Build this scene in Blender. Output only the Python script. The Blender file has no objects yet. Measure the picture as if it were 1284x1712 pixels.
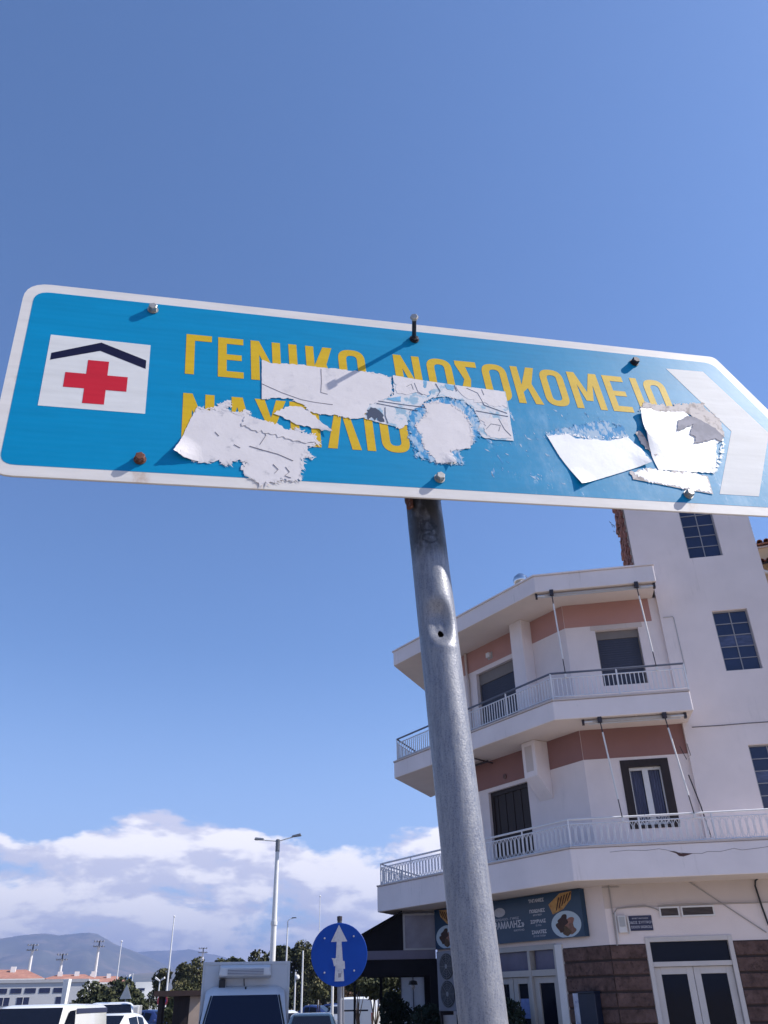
import bpy, bmesh, math, random
from math import sin, cos, pi, radians
from mathutils import Vector, Matrix, noise

random.seed(7)
S = bpy.context.scene
COL = S.collection
V = Vector

# ---------------------------------------------------------------- camera
EYE = 1.8
cam_d = bpy.data.cameras.new('camera'); cam = bpy.data.objects.new('camera', cam_d); COL.objects.link(cam)
cam_d.sensor_width = 36; cam_d.lens = 36 * 1353 / 1712
cam_d.clip_start = 0.05; cam_d.clip_end = 30000
M3 = Matrix(((0.99978306, 0.02082881, 0.0), (0.01071113, -0.51413440, -0.85764275), (-0.01786368, 0.85745669, -0.51424597)))
cam.matrix_world = Matrix.Translation((0, 0, EYE)) @ M3.to_4x4()
S.camera = cam

# ---------------------------------------------------------------- sky, sun, exposure
SUN_DIR = V((0.70, -0.02, 0.71)).normalized()
W = bpy.data.worlds.new('World'); S.world = W; W.use_nodes = True
nt = W.node_tree; nt.nodes.clear()
def nn(t, typ, **kw):
    n = t.nodes.new(typ)
    for k, v in kw.items():
        setattr(n, k, v)
    return n
def mth(t, op, a, b=None, c=None, clamp=False):
    n = t.nodes.new('ShaderNodeMath'); n.operation = op; n.use_clamp = clamp
    for i, x in enumerate((a, b, c)):
        if x is None: continue
        if isinstance(x, (int, float)): n.inputs[i].default_value = x
        else: t.links.new(x, n.inputs[i])
    return n.outputs[0]
def mapr(t, x, a, b, c=0.0, d=1.0, smooth=True):
    n = t.nodes.new('ShaderNodeMapRange'); n.interpolation_type = 'SMOOTHSTEP' if smooth else 'LINEAR'
    t.links.new(x, n.inputs[0])
    for i, v in enumerate((a, b, c, d)): n.inputs[i + 1].default_value = v
    return n.outputs[0]
def mixc(t, f, a, b, mode='MIX'):
    n = t.nodes.new('ShaderNodeMix'); n.data_type = 'RGBA'; n.blend_type = mode
    if isinstance(f, (int, float)): n.inputs[0].default_value = f
    else: t.links.new(f, n.inputs[0])
    for i, x in ((6, a), (7, b)):
        if isinstance(x, (tuple, list)): n.inputs[i].default_value = (*x[:3], 1)
        else: t.links.new(x, n.inputs[i])
    return n.outputs[2]
sky = nn(nt, 'ShaderNodeTexSky', sky_type='NISHITA', sun_disc=False)
sky.sun_elevation = math.asin(SUN_DIR.z); sky.sun_rotation = math.atan2(SUN_DIR.x, SUN_DIR.y)
sky.altitude = 0; sky.air_density = 1.0; sky.dust_density = 0.45; sky.ozone_density = 2.2
tc = nn(nt, 'ShaderNodeTexCoord')
sep = nn(nt, 'ShaderNodeSeparateXYZ'); nt.links.new(tc.outputs['Generated'], sep.inputs[0])
elev = sep.outputs[2]
def wnoise(loc, scale, nscale, detail, rough, dist=0.0):
    mp = nn(nt, 'ShaderNodeMapping'); mp.inputs['Location'].default_value = loc; mp.inputs['Scale'].default_value = scale
    nt.links.new(tc.outputs['Generated'], mp.inputs[0])
    n = nn(nt, 'ShaderNodeTexNoise'); n.inputs['Scale'].default_value = nscale; n.inputs['Detail'].default_value = detail
    n.inputs['Roughness'].default_value = rough; n.inputs['Distortion'].default_value = dist
    nt.links.new(mp.outputs[0], n.inputs['Vector'])
    return n.outputs[0]
SC = (1.0, 1.0, 2.6)
LOC = (3.1, 1.7, 0.35)
n1 = wnoise(LOC, SC, 8.5, 10, 0.60, 0.15)
n1b = wnoise((LOC[0] + 0.016, LOC[1], LOC[2] + 0.045), SC, 8.5, 5, 0.55, 0.15)      # the same cloud sampled a little towards the sun
n2 = wnoise((0.4, 0.2, 0.0), (1, 1, 0.02), 5.0, 2, 0.5)                     # how high the heaps rise, by bearing
top = mapr(nt, n2, 0.3, 0.7, 0.165, 0.215, False)
bias = mapr(nt, mth(nt, 'SUBTRACT', elev, top), -0.04, 0.012, 0.165, -0.5)
low = mapr(nt, elev, 0.0, 0.07, -0.02, 0.0)
puff = wnoise((1.3, 0.2, 0.9), (1, 1, 1.7), 26, 6, 0.6, 0.3)
dens = mth(nt, 'ADD', mth(nt, 'ADD', n1, bias), mth(nt, 'ADD', low, mth(nt, 'MULTIPLY', mth(nt, 'SUBTRACT', puff, 0.5), 0.16)))
cloud = mth(nt, 'MULTIPLY', mapr(nt, dens, 0.50, 0.63), mapr(nt, elev, -0.01, 0.03))
shade = mapr(nt, mth(nt, 'SUBTRACT', n1, n1b), -0.085, 0.065, 0.0, 1.0)
ccol = mixc(nt, shade, (5.1, 5.05, 6.0), (8.6, 8.2, 8.1))
hz = mapr(nt, elev, 0.0, 0.38, 0.50, 0.0)
skyt = mixc(nt, 1.0, sky.outputs[0], (0.70, 0.85, 1.06), 'MULTIPLY')
skyc = mixc(nt, hz, skyt, (3.5, 4.5, 7.2))
full = mixc(nt, mth(nt, 'MULTIPLY', cloud, 0.92), skyc, ccol)
bg = nn(nt, 'ShaderNodeBackground'); bg.inputs[1].default_value = 0.106
nt.links.new(full, bg.inputs[0])
wo = nn(nt, 'ShaderNodeOutputWorld'); nt.links.new(bg.outputs[0], wo.inputs[0])

sl = bpy.data.lights.new('sun', 'SUN'); sl.energy = 4.6; sl.angle = radians(0.53); sl.color = (1.0, 0.95, 0.88)
sun = bpy.data.objects.new('sun', sl); COL.objects.link(sun)
sun.rotation_euler = (-SUN_DIR).to_track_quat('-Z', 'Y').to_euler()

S.render.engine = 'CYCLES'
S.view_settings.view_transform = 'Standard'; S.view_settings.look = 'None'
S.view_settings.exposure = 0.72; S.view_settings.gamma = 1.0; S.view_settings.use_curve_mapping = False
S.cycles.use_denoising = True
S.cycles.max_bounces = 6; S.cycles.diffuse_bounces = 3; S.cycles.glossy_bounces = 3; S.cycles.transmission_bounces = 4
S.cycles.volume_bounces = 0
S.cycles.caustics_reflective = False; S.cycles.caustics_refractive = False

# ---------------------------------------------------------------- materials
MATS = {}
def mat(name, col, rough=0.7, metal=0.0, spec=0.5, var=0.0, vscale=3.0, col2=None, c2scale=4.0, c2lo=0.5, c2hi=0.7,
        bump=0.0, bscale=60.0, bdist=0.01, stretch=(1, 1, 1), coat=0.0):
    if name in MATS: return MATS[name]
    m = bpy.data.materials.new(name); m.use_nodes = True; MATS[name] = m
    t = m.node_tree; b = t.nodes['Principled BSDF']
    b.inputs['Roughness'].default_value = rough; b.inputs['Metallic'].default_value = metal
    b.inputs['Specular IOR Level'].default_value = spec; b.inputs['Coat Weight'].default_value = coat
    b.inputs['Coat Roughness'].default_value = 0.08
    b.inputs['Base Color'].default_value = (*col, 1)
    tcn = nn(t, 'ShaderNodeTexCoord'); mp = nn(t, 'ShaderNodeMapping'); mp.inputs['Scale'].default_value = stretch
    t.links.new(tcn.outputs['Object'], mp.inputs[0])
    def noi(sc, det=5, ro=0.6):
        n = nn(t, 'ShaderNodeTexNoise'); n.inputs['Scale'].default_value = sc; n.inputs['Detail'].default_value = det
        n.inputs['Roughness'].default_value = ro; t.links.new(mp.outputs[0], n.inputs['Vector']); return n.outputs[0]
    c = None
    if var:
        k = mapr(t, noi(vscale), 0.25, 0.75, 1 - var, 1 + var, False)
        cc = nn(t, 'ShaderNodeCombineXYZ')
        for i in range(3): t.links.new(k, cc.inputs[i])
        c = mixc(t, 1.0, col, cc.outputs[0], 'MULTIPLY')
    if col2:
        c = mixc(t, mapr(t, noi(c2scale, 8, 0.65), c2lo, c2hi), c if c is not None else col, col2)
    if c is not None: t.links.new(c, b.inputs['Base Color'])
    if bump:
        bn = nn(t, 'ShaderNodeBump'); bn.inputs['Strength'].default_value = bump; bn.inputs['Distance'].default_value = bdist
        t.links.new(noi(bscale, 4, 0.6), bn.inputs['Height']); t.links.new(bn.outputs[0], b.inputs['Normal'])
    return m

def mat_stucco(name, col, streak=(0.30, 0.28, 0.25), amt=0.5):
    m = mat(name, col, 0.9, 0, 0.15, var=0.07, vscale=1.1, bump=0.35, bscale=45, bdist=0.008)
    t = m.node_tree; b = t.nodes['Principled BSDF']; base = b.inputs['Base Color'].links[0].from_socket
    tcn = nn(t, 'ShaderNodeTexCoord')
    mp = nn(t, 'ShaderNodeMapping'); mp.inputs['Scale'].default_value = (5, 5, 0.55); t.links.new(tcn.outputs['Object'], mp.inputs[0])
    n = nn(t, 'ShaderNodeTexNoise'); n.inputs['Scale'].default_value = 2.2; n.inputs['Detail'].default_value = 9; n.inputs['Roughness'].default_value = 0.7
    t.links.new(mp.outputs[0], n.inputs['Vector'])
    n3 = nn(t, 'ShaderNodeTexNoise'); n3.inputs['Scale'].default_value = 0.6; n3.inputs['Detail'].default_value = 5
    t.links.new(tcn.outputs['Object'], n3.inputs['Vector'])
    f = mth(t, 'MULTIPLY', mapr(t, n.outputs[0], 0.54, 0.82), mapr(t, n3.outputs[0], 0.42, 0.68))
    c = mixc(t, mth(t, 'MULTIPLY', f, amt), base, streak)
    n4 = nn(t, 'ShaderNodeTexNoise'); n4.inputs['Scale'].default_value = 7; n4.inputs['Detail'].default_value = 8; n4.inputs['Roughness'].default_value = 0.7
    t.links.new(tcn.outputs['Object'], n4.inputs['Vector'])
    c = mixc(t, mth(t, 'MULTIPLY', mapr(t, n4.outputs[0], 0.68, 0.76), 0.5), c, streak)
    t.links.new(c, b.inputs['Base Color'])
    return m

stucco = mat_stucco('stucco_white', (0.80, 0.705, 0.675))
stucco_f = mat_stucco('stucco_fascia', (0.82, 0.74, 0.725), amt=0.85)
stucco_b = mat_stucco('stucco_beige', (0.60, 0.52, 0.48))
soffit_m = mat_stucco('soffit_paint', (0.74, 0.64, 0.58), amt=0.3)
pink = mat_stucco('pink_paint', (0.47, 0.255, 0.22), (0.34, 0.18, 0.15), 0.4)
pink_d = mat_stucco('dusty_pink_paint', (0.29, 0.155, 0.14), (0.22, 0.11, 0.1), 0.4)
stone_m = mat('brown_stone', (0.13, 0.082, 0.072), 0.95, 0, 0.15, var=0.45, vscale=5, col2=(0.055, 0.036, 0.032), c2scale=9, c2lo=0.5, c2hi=0.72, bump=1.0, bscale=22, bdist=0.03)
white_paint = mat('white_paint', (0.72, 0.70, 0.68), 0.5, 0, 0.4, var=0.06, vscale=6, col2=(0.45, 0.4, 0.35), c2scale=12, c2lo=0.62, c2hi=0.8)
rail_white = mat('rail_white', (0.70, 0.69, 0.70), 0.5, 0, 0.4, var=0.08, vscale=9, col2=(0.36, 0.28, 0.22), c2scale=14, c2lo=0.64, c2hi=0.75)
rail_blue = mat('rail_blue_grey', (0.10, 0.115, 0.16), 0.45, 0, 0.5, var=0.1)
alu = mat('aluminium', (0.55, 0.55, 0.56), 0.35, 0.8, 0.5, var=0.08)
dark_glass = mat('dark_glass', (0.006, 0.008, 0.016), 0.06, 0, 0.22, bump=0.03, bscale=2.0, bdist=0.02)
stair_glass = mat('stair_glass', (0.02, 0.028, 0.075), 0.10, 0, 0.5, var=0.25, vscale=2)
stair_glass_l = mat('stair_glass_reflect', (0.07, 0.085, 0.16), 0.2, 0, 0.4, var=0.5, vscale=5, stretch=(1, 1, 4))  # lighter panes: a window reflection put into the glass colour
curtain = mat('curtain', (0.11, 0.12, 0.19), 0.9, 0, 0.2, var=0.35, vscale=6, stretch=(6, 6, 0.4))
shutter = mat('shutter_dark', (0.045, 0.05, 0.075), 0.6, 0, 0.4, var=0.12)
shutter_box = mat('shutter_box', (0.20, 0.175, 0.16), 0.7, var=0.1)
wood_dark = mat('dark_wood', (0.024, 0.014, 0.012), 0.6, 0, 0.4, var=0.3, vscale=4, stretch=(4, 4, 0.6))
frame_grey = mat('frame_grey', (0.30, 0.29, 0.30), 0.5, var=0.06)
door_cream = mat('door_cream', (0.60, 0.555, 0.52), 0.5, var=0.07, vscale=4, col2=(0.38, 0.33, 0.28), c2scale=8, c2lo=0.6, c2hi=0.8)
black_m = mat('black_plastic', (0.012, 0.012, 0.015), 0.5, var=0.2)
grey_pl = mat('grey_plastic', (0.42, 0.42, 0.42), 0.5, var=0.08)
fabric_blk = mat('black_awning', (0.010, 0.009, 0.012), 0.9, 0, 0.2, var=0.3, vscale=3, bump=0.3, bscale=6, bdist=0.03)
brick_m = mat('red_brick', (0.22, 0.095, 0.075), 0.95, 0, 0.2, var=0.35, vscale=9, col2=(0.28, 0.22, 0.19), c2scale=16, bump=0.8, bscale=50, bdist=0.01)
tile_m = mat('roof_tile', (0.42, 0.17, 0.09), 0.9, 0, 0.2, var=0.3, vscale=5, col2=(0.2, 0.12, 0.09), c2scale=8)
yellow_w = mat_stucco('yellow_stucco', (0.70, 0.50, 0.30))
steel = mat('zinc_steel', (0.42, 0.40, 0.37), 0.5, 0.6, 0.4, var=0.25, vscale=160, col2=(0.22, 0.14, 0.10), c2scale=150, c2lo=0.55, c2hi=0.75)
dark_steel = mat('dark_steel', (0.055, 0.045, 0.05), 0.5, 0.6, 0.5, var=0.3, vscale=120)
rust = mat('rusty_steel', (0.16, 0.065, 0.045), 0.8, 0.2, 0.3, var=0.35, vscale=200, col2=(0.35, 0.26, 0.22), c2scale=140)
car_white = mat('car_white', (0.74, 0.74, 0.73), 0.25, 0, 0.5, coat=0.6, var=0.03)
car_silver = mat('car_silver', (0.42, 0.43, 0.45), 0.3, 0.4, 0.5, coat=0.5)
car_navy = mat('car_navy', (0.02, 0.035, 0.13), 0.25, 0.2, 0.5, coat=0.7)
car_dark = mat('car_dark_green', (0.015, 0.026, 0.024), 0.25, 0.2, 0.5, coat=0.7)
car_red = mat('car_red', (0.33, 0.03, 0.03), 0.3, 0, 0.5, coat=0.5)
tyre_m = mat('tyre', (0.02, 0.02, 0.02), 0.9)
lamp_red = mat('tail_lamp', (0.4, 0.02, 0.02), 0.2, coat=0.5)
lamp_clear = mat('head_lamp', (0.6, 0.6, 0.6), 0.1, 0.3, coat=0.5)
truck_box = mat('truck_box', (0.60, 0.61, 0.63), 0.45, var=0.05, vscale=2, col2=(0.42, 0.43, 0.44), c2scale=5, c2lo=0.58, c2hi=0.8)
bark = mat('bark', (0.11, 0.075, 0.05), 0.95, var=0.3, bump=0.6, bscale=20, bdist=0.03)
def leafmat(name, a, b):
    return mat(name, a, 0.7, 0, 0.25, var=0.35, vscale=1.2, col2=b, c2scale=0.9, c2lo=0.4, c2hi=0.65)
leaf_pine = leafmat('leaf_pine', (0.05, 0.055, 0.022), (0.085, 0.08, 0.035))
leaf_dark = leafmat('leaf_dark', (0.035, 0.045, 0.02), (0.07, 0.072, 0.03))
leaf_olive = leafmat('leaf_olive', (0.075, 0.085, 0.035), (0.13, 0.11, 0.05))
leaf_reddish = leafmat('leaf_reddish', (0.11, 0.05, 0.04), (0.08, 0.08, 0.03))
leaf_plant = leafmat('leaf_plant', (0.018, 0.03, 0.02), (0.035, 0.05, 0.03))
asphalt = mat('asphalt', (0.12, 0.115, 0.11), 0.9, 0, 0.3, var=0.2, vscale=0.8, col2=(0.16, 0.15, 0.14), c2scale=0.3, bump=0.4, bscale=90)
paving = mat('paving', (0.36, 0.32, 0.28), 0.85, 0, 0.3, var=0.15, vscale=1.5, bump=0.3, bscale=60)
earth = mat('dry_ground', (0.22, 0.185, 0.14), 0.95, 0, 0.2, var=0.25, vscale=0.03, col2=(0.10, 0.11, 0.055), c2scale=0.02)
hill_m = mat('hillside', (0.10, 0.10, 0.065), 0.95, 0, 0.1, var=0.3, vscale=0.004, col2=(0.20, 0.165, 0.12), c2scale=0.006, c2lo=0.45, c2hi=0.65)
school_w = mat('school_wall', (0.55, 0.55, 0.56), 0.85, var=0.06, vscale=0.6)
white_wall = mat('whitewash', (0.78, 0.77, 0.75), 0.85, var=0.05, vscale=0.8)

# sign materials -----------------------------------------------------------------
def m_scuffed(name, col, rough, scuff=None, amt=0.0, stain=None, spec=0.18):
    m = bpy.data.materials.new(name); m.use_nodes = True; t = m.node_tree; b = t.nodes['Principled BSDF']
    b.inputs['Roughness'].default_value = rough; b.inputs['Specular IOR Level'].default_value = spec
    tcn = nn(t, 'ShaderNodeTexCoord')
    def noi(scale, st, det=6, ro=0.65):
        mp = nn(t, 'ShaderNodeMapping'); mp.inputs['Scale'].default_value = st; t.links.new(tcn.outputs['Object'], mp.inputs[0])
        n = nn(t, 'ShaderNodeTexNoise'); n.inputs['Scale'].default_value = scale; n.inputs['Detail'].default_value = det
        n.inputs['Roughness'].default_value = ro; t.links.new(mp.outputs[0], n.inputs['Vector']); return n.outputs[0]
    k = mapr(t, noi(6, (1, 7, 1), 4), 0.3, 0.7, 0.93, 1.07, False)
    cc = nn(t, 'ShaderNodeCombineXYZ')
    for i in range(3): t.links.new(k, cc.inputs[i])
    c = mixc(t, 1.0, col, cc.outputs[0], 'MULTIPLY')
    # faint horizontal bands of the retroreflective sheet
    wv = nn(t, 'ShaderNodeTexWave'); wv.bands_direction = 'Y'; wv.inputs['Scale'].default_value = 26; wv.inputs['Distortion'].default_value = 1.2
    wv.inputs['Detail'].default_value = 3; t.links.new(tcn.outputs['Object'], wv.inputs['Vector'])
    c = mixc(t, mth(t, 'MULTIPLY', wv.outputs['Fac'], 0.06), c, tuple(min(1, x * 1.25 + 0.03) for x in col))
    sp = nn(t, 'ShaderNodeSeparateXYZ'); t.links.new(tcn.outputs['Object'], sp.inputs[0])
    if scuff:
        reg = mth(t, 'MULTIPLY', mapr(t, sp.outputs[0], 0.1, 0.24), mapr(t, sp.outputs[1], 0.27, 0.2))
        f = mth(t, 'MULTIPLY', mapr(t, noi(30, (2.0, 0.8, 1), 9, 0.78), 0.56, 0.70), mapr(t, noi(6, (1, 1, 1), 3), 0.42, 0.60))
        f = mth(t, 'MULTIPLY', mth(t, 'MULTIPLY', f, reg), amt)
        c = mixc(t, f, c, scuff)
        haz = mth(t, 'MULTIPLY', mth(t, 'MULTIPLY', mapr(t, noi(9, (1.5, 0.6, 1), 6, 0.7), 0.45, 0.72), reg), 0.22)
        c = mixc(t, haz, c, scuff)
    if stain:
        for (a0, b0, r0) in stain:
            dx = mth(t, 'MULTIPLY', mth(t, 'SUBTRACT', sp.outputs[0], a0), 1.6); dy = mth(t, 'SUBTRACT', sp.outputs[1], b0)
            d = mth(t, 'SQRT', mth(t, 'ADD', mth(t, 'MULTIPLY', dx, dx), mth(t, 'MULTIPLY', dy, dy)))
            f = mth(t, 'MULTIPLY', mapr(t, d, r0, 0.0), mapr(t, noi(40, (1, 0.5, 1)), 0.4, 0.7))
            c = mixc(t, mth(t, 'MULTIPLY', f, 0.8), c, (0.36, 0.2, 0.1))
    t.links.new(c, b.inputs['Base Color'])
    bn = nn(t, 'ShaderNodeBump'); bn.inputs['Strength'].default_value = 0.12; bn.inputs['Distance'].default_value = 0.002
    t.links.new(noi(30, (1, 1, 1), 3), bn.inputs['Height']); t.links.new(bn.outputs[0], b.inputs['Normal'])
    return m
sign_blue = m_scuffed('sign_blue', (0.0, 0.225, 0.44), 0.45, (0.62, 0.72, 0.80), 1.0)
sign_white = m_scuffed('sign_white', (0.66, 0.63, 0.61), 0.45, stain=[(-0.453, 0.02, 0.035), (-0.27, 0.012, 0.03), (-0.657, 0.2, 0.02), (0.512, 0.02, 0.03)])
sign_yellow = m_scuffed('sign_yellow', (0.60, 0.39, 0.018), 0.45)
sign_navy = m_scuffed('sign_navy', (0.008, 0.008, 0.035), 0.45)
sign_red = m_scuffed('sign_red', (0.52, 0.018, 0.035), 0.45)
sign_arrow = m_scuffed('sign_arrow_white', (0.63, 0.63, 0.63), 0.6)
round_blue = m_scuffed('round_blue', (0.004, 0.05, 0.30), 0.45)

def m_paper(name, col, col2, scale, lo, hi, rough=0.75, stretch=(1, 1, 1), dirt=0.0):
    m = mat(name, col, rough, 0, 0.35, var=0.06, vscale=18, col2=col2, c2scale=scale, c2lo=lo, c2hi=hi, bump=0.12, bscale=120, bdist=0.0015, stretch=stretch)
    return m
paper = m_paper('torn_paper', (0.66, 0.625, 0.635), (0.50, 0.48, 0.51), 30, 0.55, 0.78)
paper_rough = m_paper('torn_paper_rough', (0.66, 0.625, 0.635), (0.42, 0.41, 0.44), 40, 0.58, 0.74)
paper_glossy = m_paper('paper_glossy', (0.84, 0.84, 0.84), (0.76, 0.75, 0.74), 40, 0.6, 0.8, rough=0.4)
paper_fringe = m_paper('paper_fringe', (0.36, 0.48, 0.60), (0.02, 0.24, 0.50), 70, 0.44, 0.56, stretch=(1.4, 0.6, 1))
paper_print = m_paper('paper_print', (0.62, 0.62, 0.65), (0.26, 0.42, 0.54), 34, 0.50, 0.60)
paper_grey = m_paper('paper_grey', (0.26, 0.255, 0.30), (0.34, 0.33, 0.38), 25, 0.45, 0.6)
paper_brown = m_paper('paper_brownish', (0.62, 0.56, 0.53), (0.36, 0.31, 0.29), 60, 0.48, 0.64)
ink = mat('ink', (0.03, 0.05, 0.10), 0.8)

def m_galv():
    m = bpy.data.materials.new('galvanised_steel'); m.use_nodes = True; t = m.node_tree; b = t.nodes['Principled BSDF']
    b.inputs['Metallic'].default_value = 0.35
    tcn = nn(t, 'ShaderNodeTexCoord')
    vo = nn(t, 'ShaderNodeTexVoronoi'); vo.inputs['Scale'].default_value = 420; t.links.new(tcn.outputs['Object'], vo.inputs['Vector'])
    mp = nn(t, 'ShaderNodeMapping'); mp.inputs['Scale'].default_value = (60, 60, 9); t.links.new(tcn.outputs['Object'], mp.inputs[0])
    n = nn(t, 'ShaderNodeTexNoise'); n.inputs['Scale'].default_value = 3; n.inputs['Detail'].default_value = 9; n.inputs['Roughness'].default_value = 0.75
    t.links.new(mp.outputs[0], n.inputs['Vector'])
    n2 = nn(t, 'ShaderNodeTexNoise'); n2.inputs['Scale'].default_value = 330; n2.inputs['Detail'].default_value = 4
    t.links.new(tcn.outputs['Object'], n2.inputs['Vector'])
    c = mixc(t, mapr(t, n.outputs[0], 0.32, 0.68), (0.085, 0.095, 0.145), (0.25, 0.25, 0.27))
    c = mixc(t, mth(t, 'MULTIPLY', mapr(t, vo.outputs['Distance'], 0.0, 0.6), 0.40), c, (0.36, 0.36, 0.37))
    # grime with a shape of its own under the sign
    sp = nn(t, 'ShaderNodeSeparateXYZ'); t.links.new(tcn.outputs['Object'], sp.inputs[0])
    mp2 = nn(t, 'ShaderNodeMapping'); mp2.inputs['Scale'].default_value = (22, 22, 12); t.links.new(tcn.outputs['Object'], mp2.inputs[0])
    n3 = nn(t, 'ShaderNodeTexNoise'); n3.inputs['Scale'].default_value = 2.2; n3.inputs['Detail'].default_value = 6; t.links.new(mp2.outputs[0], n3.inputs['Vector'])
    g = mth(t, 'MULTIPLY', mapr(t, sp.outputs[2], 2.305, 2.350), mapr(t, n3.outputs[0], 0.26, 0.48))
    c = mixc(t, mth(t, 'MULTIPLY', g, 0.85), c, (0.035, 0.032, 0.03))
    t.links.new(c, b.inputs['Base Color'])
    t.links.new(mapr(t, n2.outputs[0], 0.3, 0.7, 0.32, 0.55), b.inputs['Roughness'])
    bn = nn(t, 'ShaderNodeBump'); bn.inputs['Strength'].default_value = 0.35; bn.inputs['Distance'].default_value = 0.0012
    t.links.new(n2.outputs[0], bn.inputs['Height']); t.links.new(bn.outputs[0], b.inputs['Normal'])
    return m
galv = m_galv()
galv_sign = m_galv()
def add_rings(m, spots):
    t = m.node_tree; b = t.nodes['Principled BSDF']; c = b.inputs['Base Color'].links[0].from_socket
    tcn = nn(t, 'ShaderNodeTexCoord'); nz = nn(t, 'ShaderNodeTexNoise'); nz.inputs['Scale'].default_value = 90; nz.inputs['Detail'].default_value = 6
    t.links.new(tcn.outputs['Object'], nz.inputs['Vector'])
    for p, r, k in spots:
        vm = nn(t, 'ShaderNodeVectorMath', operation='DISTANCE'); t.links.new(tcn.outputs['Object'], vm.inputs[0]); vm.inputs[1].default_value = p
        d = mth(t, 'ADD', vm.outputs['Value'], mth(t, 'MULTIPLY', mth(t, 'SUBTRACT', nz.outputs[0], 0.5), r * 2.6))
        f = mth(t, 'MULTIPLY', mapr(t, d, r * 0.15, r * 0.75), mapr(t, d, r * 1.5, r * 0.85))
        g = mth(t, 'MAXIMUM', f, mth(t, 'MULTIPLY', mapr(t, d, r * 2.2, r * 0.6), 0.6))
        c = mixc(t, mth(t, 'MULTIPLY', g, k), c, (0.018, 0.017, 0.02))
    t.links.new(c, b.inputs['Base Color'])

# ---------------------------------------------------------------- mesh helpers
class MB:
    def __init__(s): s.v = []; s.f = []
    def face(s, pts):
        n = len(s.v); s.v += [tuple(p) for p in pts]; s.f.append(tuple(range(n, n + len(pts)))); return s
    def hexa(s, p):          # p: 8 points, bottom ring then top ring
        n = len(s.v); s.v += [tuple(q) for q in p]
        for q in ((3, 2, 1, 0), (4, 5, 6, 7), (0, 1, 5, 4), (1, 2, 6, 5), (2, 3, 7, 6), (3, 0, 4, 7)): s.f.append(tuple(n + i for i in q))
        return s
    def box(s, x0, x1, y0, y1, z0, z1):
        return s.hexa([(x0, y0, z0), (x1, y0, z0), (x1, y1, z0), (x0, y1, z0), (x0, y0, z1), (x1, y0, z1), (x1, y1, z1), (x0, y1, z1)])
    def fbox(s, F, u0, u1, o0, o1, z0, z1):   # box in a wall frame F(u, off, z)
        return s.hexa([F(u0, o0, z0), F(u1, o0, z0), F(u1, o1, z0), F(u0, o1, z0), F(u0, o0, z1), F(u1, o0, z1), F(u1, o1, z1), F(u0, o1, z1)])
    def prism(s, poly, z0, z1):
        n = len(s.v); k = len(poly)
        s.v += [(p[0], p[1], z0) for p in poly] + [(p[0], p[1], z1) for p in poly]
        s.f.append(tuple(range(n + k - 1, n - 1, -1))); s.f.append(tuple(range(n + k, n + 2 * k)))
        for i in range(k): j = (i + 1) % k; s.f.append((n + i, n + j, n + k + j, n + k + i))
        return s
    def sweep(s, pts, r, seg=8, cap=True):    # tube along points, r scalar or list
        pts = [V(p) for p in pts]; n0 = len(s.v); up = V((0.3, 0.2, 1)).normalized()
        for i, p in enumerate(pts):
            d = (pts[min(i + 1, len(pts) - 1)] - pts[max(i - 1, 0)]).normalized()
            a = d.cross(up if abs(d.dot(up)) < 0.95 else V((1, 0, 0))).normalized(); b = d.cross(a)
            rr = r[i] if isinstance(r, (list, tuple)) else r
            for k in range(seg):
                t = 2 * pi * k / seg + (pi / 4 if seg == 4 else 0); s.v.append(tuple(p + (a * cos(t) + b * sin(t)) * rr))
        for i in range(len(pts) - 1):
            for k in range(seg):
                a0 = n0 + i * seg + k; a1 = n0 + i * seg + (k + 1) % seg
                s.f.append((a0, a1, a1 + seg, a0 + seg))
        if cap:
            s.f.append(tuple(n0 + k for k in range(seg - 1, -1, -1))); m = n0 + (len(pts) - 1) * seg; s.f.append(tuple(m + k for k in range(seg)))
        return s
    def lathe(s, prof, seg=16, axis='z', c=(0, 0, 0)):
        n0 = len(s.v)
        for (r, h) in prof:
            for k in range(seg):
                t = 2 * pi * k / seg; x, y = r * cos(t), r * sin(t)
                s.v.append({'z': (c[0] + x, c[1] + y, c[2] + h), 'y': (c[0] + x, c[1] + h, c[2] + y), 'x': (c[0] + h, c[1] + x, c[2] + y)}[axis])
        for i in range(len(prof) - 1):
            for k in range(seg):
                a = n0 + i * seg + k; b = n0 + i * seg + (k + 1) % seg; s.f.append((a, b, b + seg, a + seg))
        s.f.append(tuple(n0 + k for k in range(seg))); m = n0 + (len(prof) - 1) * seg; s.f.append(tuple(m + k for k in range(seg)))
        return s
    def mesh(s, name, m, smooth=False, bevel=0):
        me = bpy.data.meshes.new(name); me.from_pydata(s.v, [], s.f); me.update()
        bm = bmesh.new(); bm.from_mesh(me); bmesh.ops.recalc_face_normals(bm, faces=bm.faces)
        bm.to_mesh(me); bm.free()
        if smooth:
            for p in me.polygons: p.use_smooth = True
        me.materials.append(m); return me
def obj(name, mb, m, parent=None, mtx=None, smooth=False, bevel=0.0):
    me = mb.mesh(name, m, smooth) if isinstance(mb, MB) else mb
    o = bpy.data.objects.new(name, me); COL.objects.link(o)
    if parent: o.parent = parent
    if mtx is not None: o.matrix_local = mtx
    if bevel:
        md = o.modifiers.new('bevel', 'BEVEL'); md.width = bevel; md.segments = 2; md.limit_method = 'ANGLE'; md.angle_limit = radians(40)
    if smooth and isinstance(mb, MB):
        md = o.modifiers.new('wn', 'EDGE_SPLIT'); md.split_angle = radians(45)
    return o
def tag(o, label, cat, group=None, kind=None):
    if label: o['label'] = label
    if cat: o['category'] = cat
    if group: o['group'] = group
    if kind: o['kind'] = kind
    return o
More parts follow.
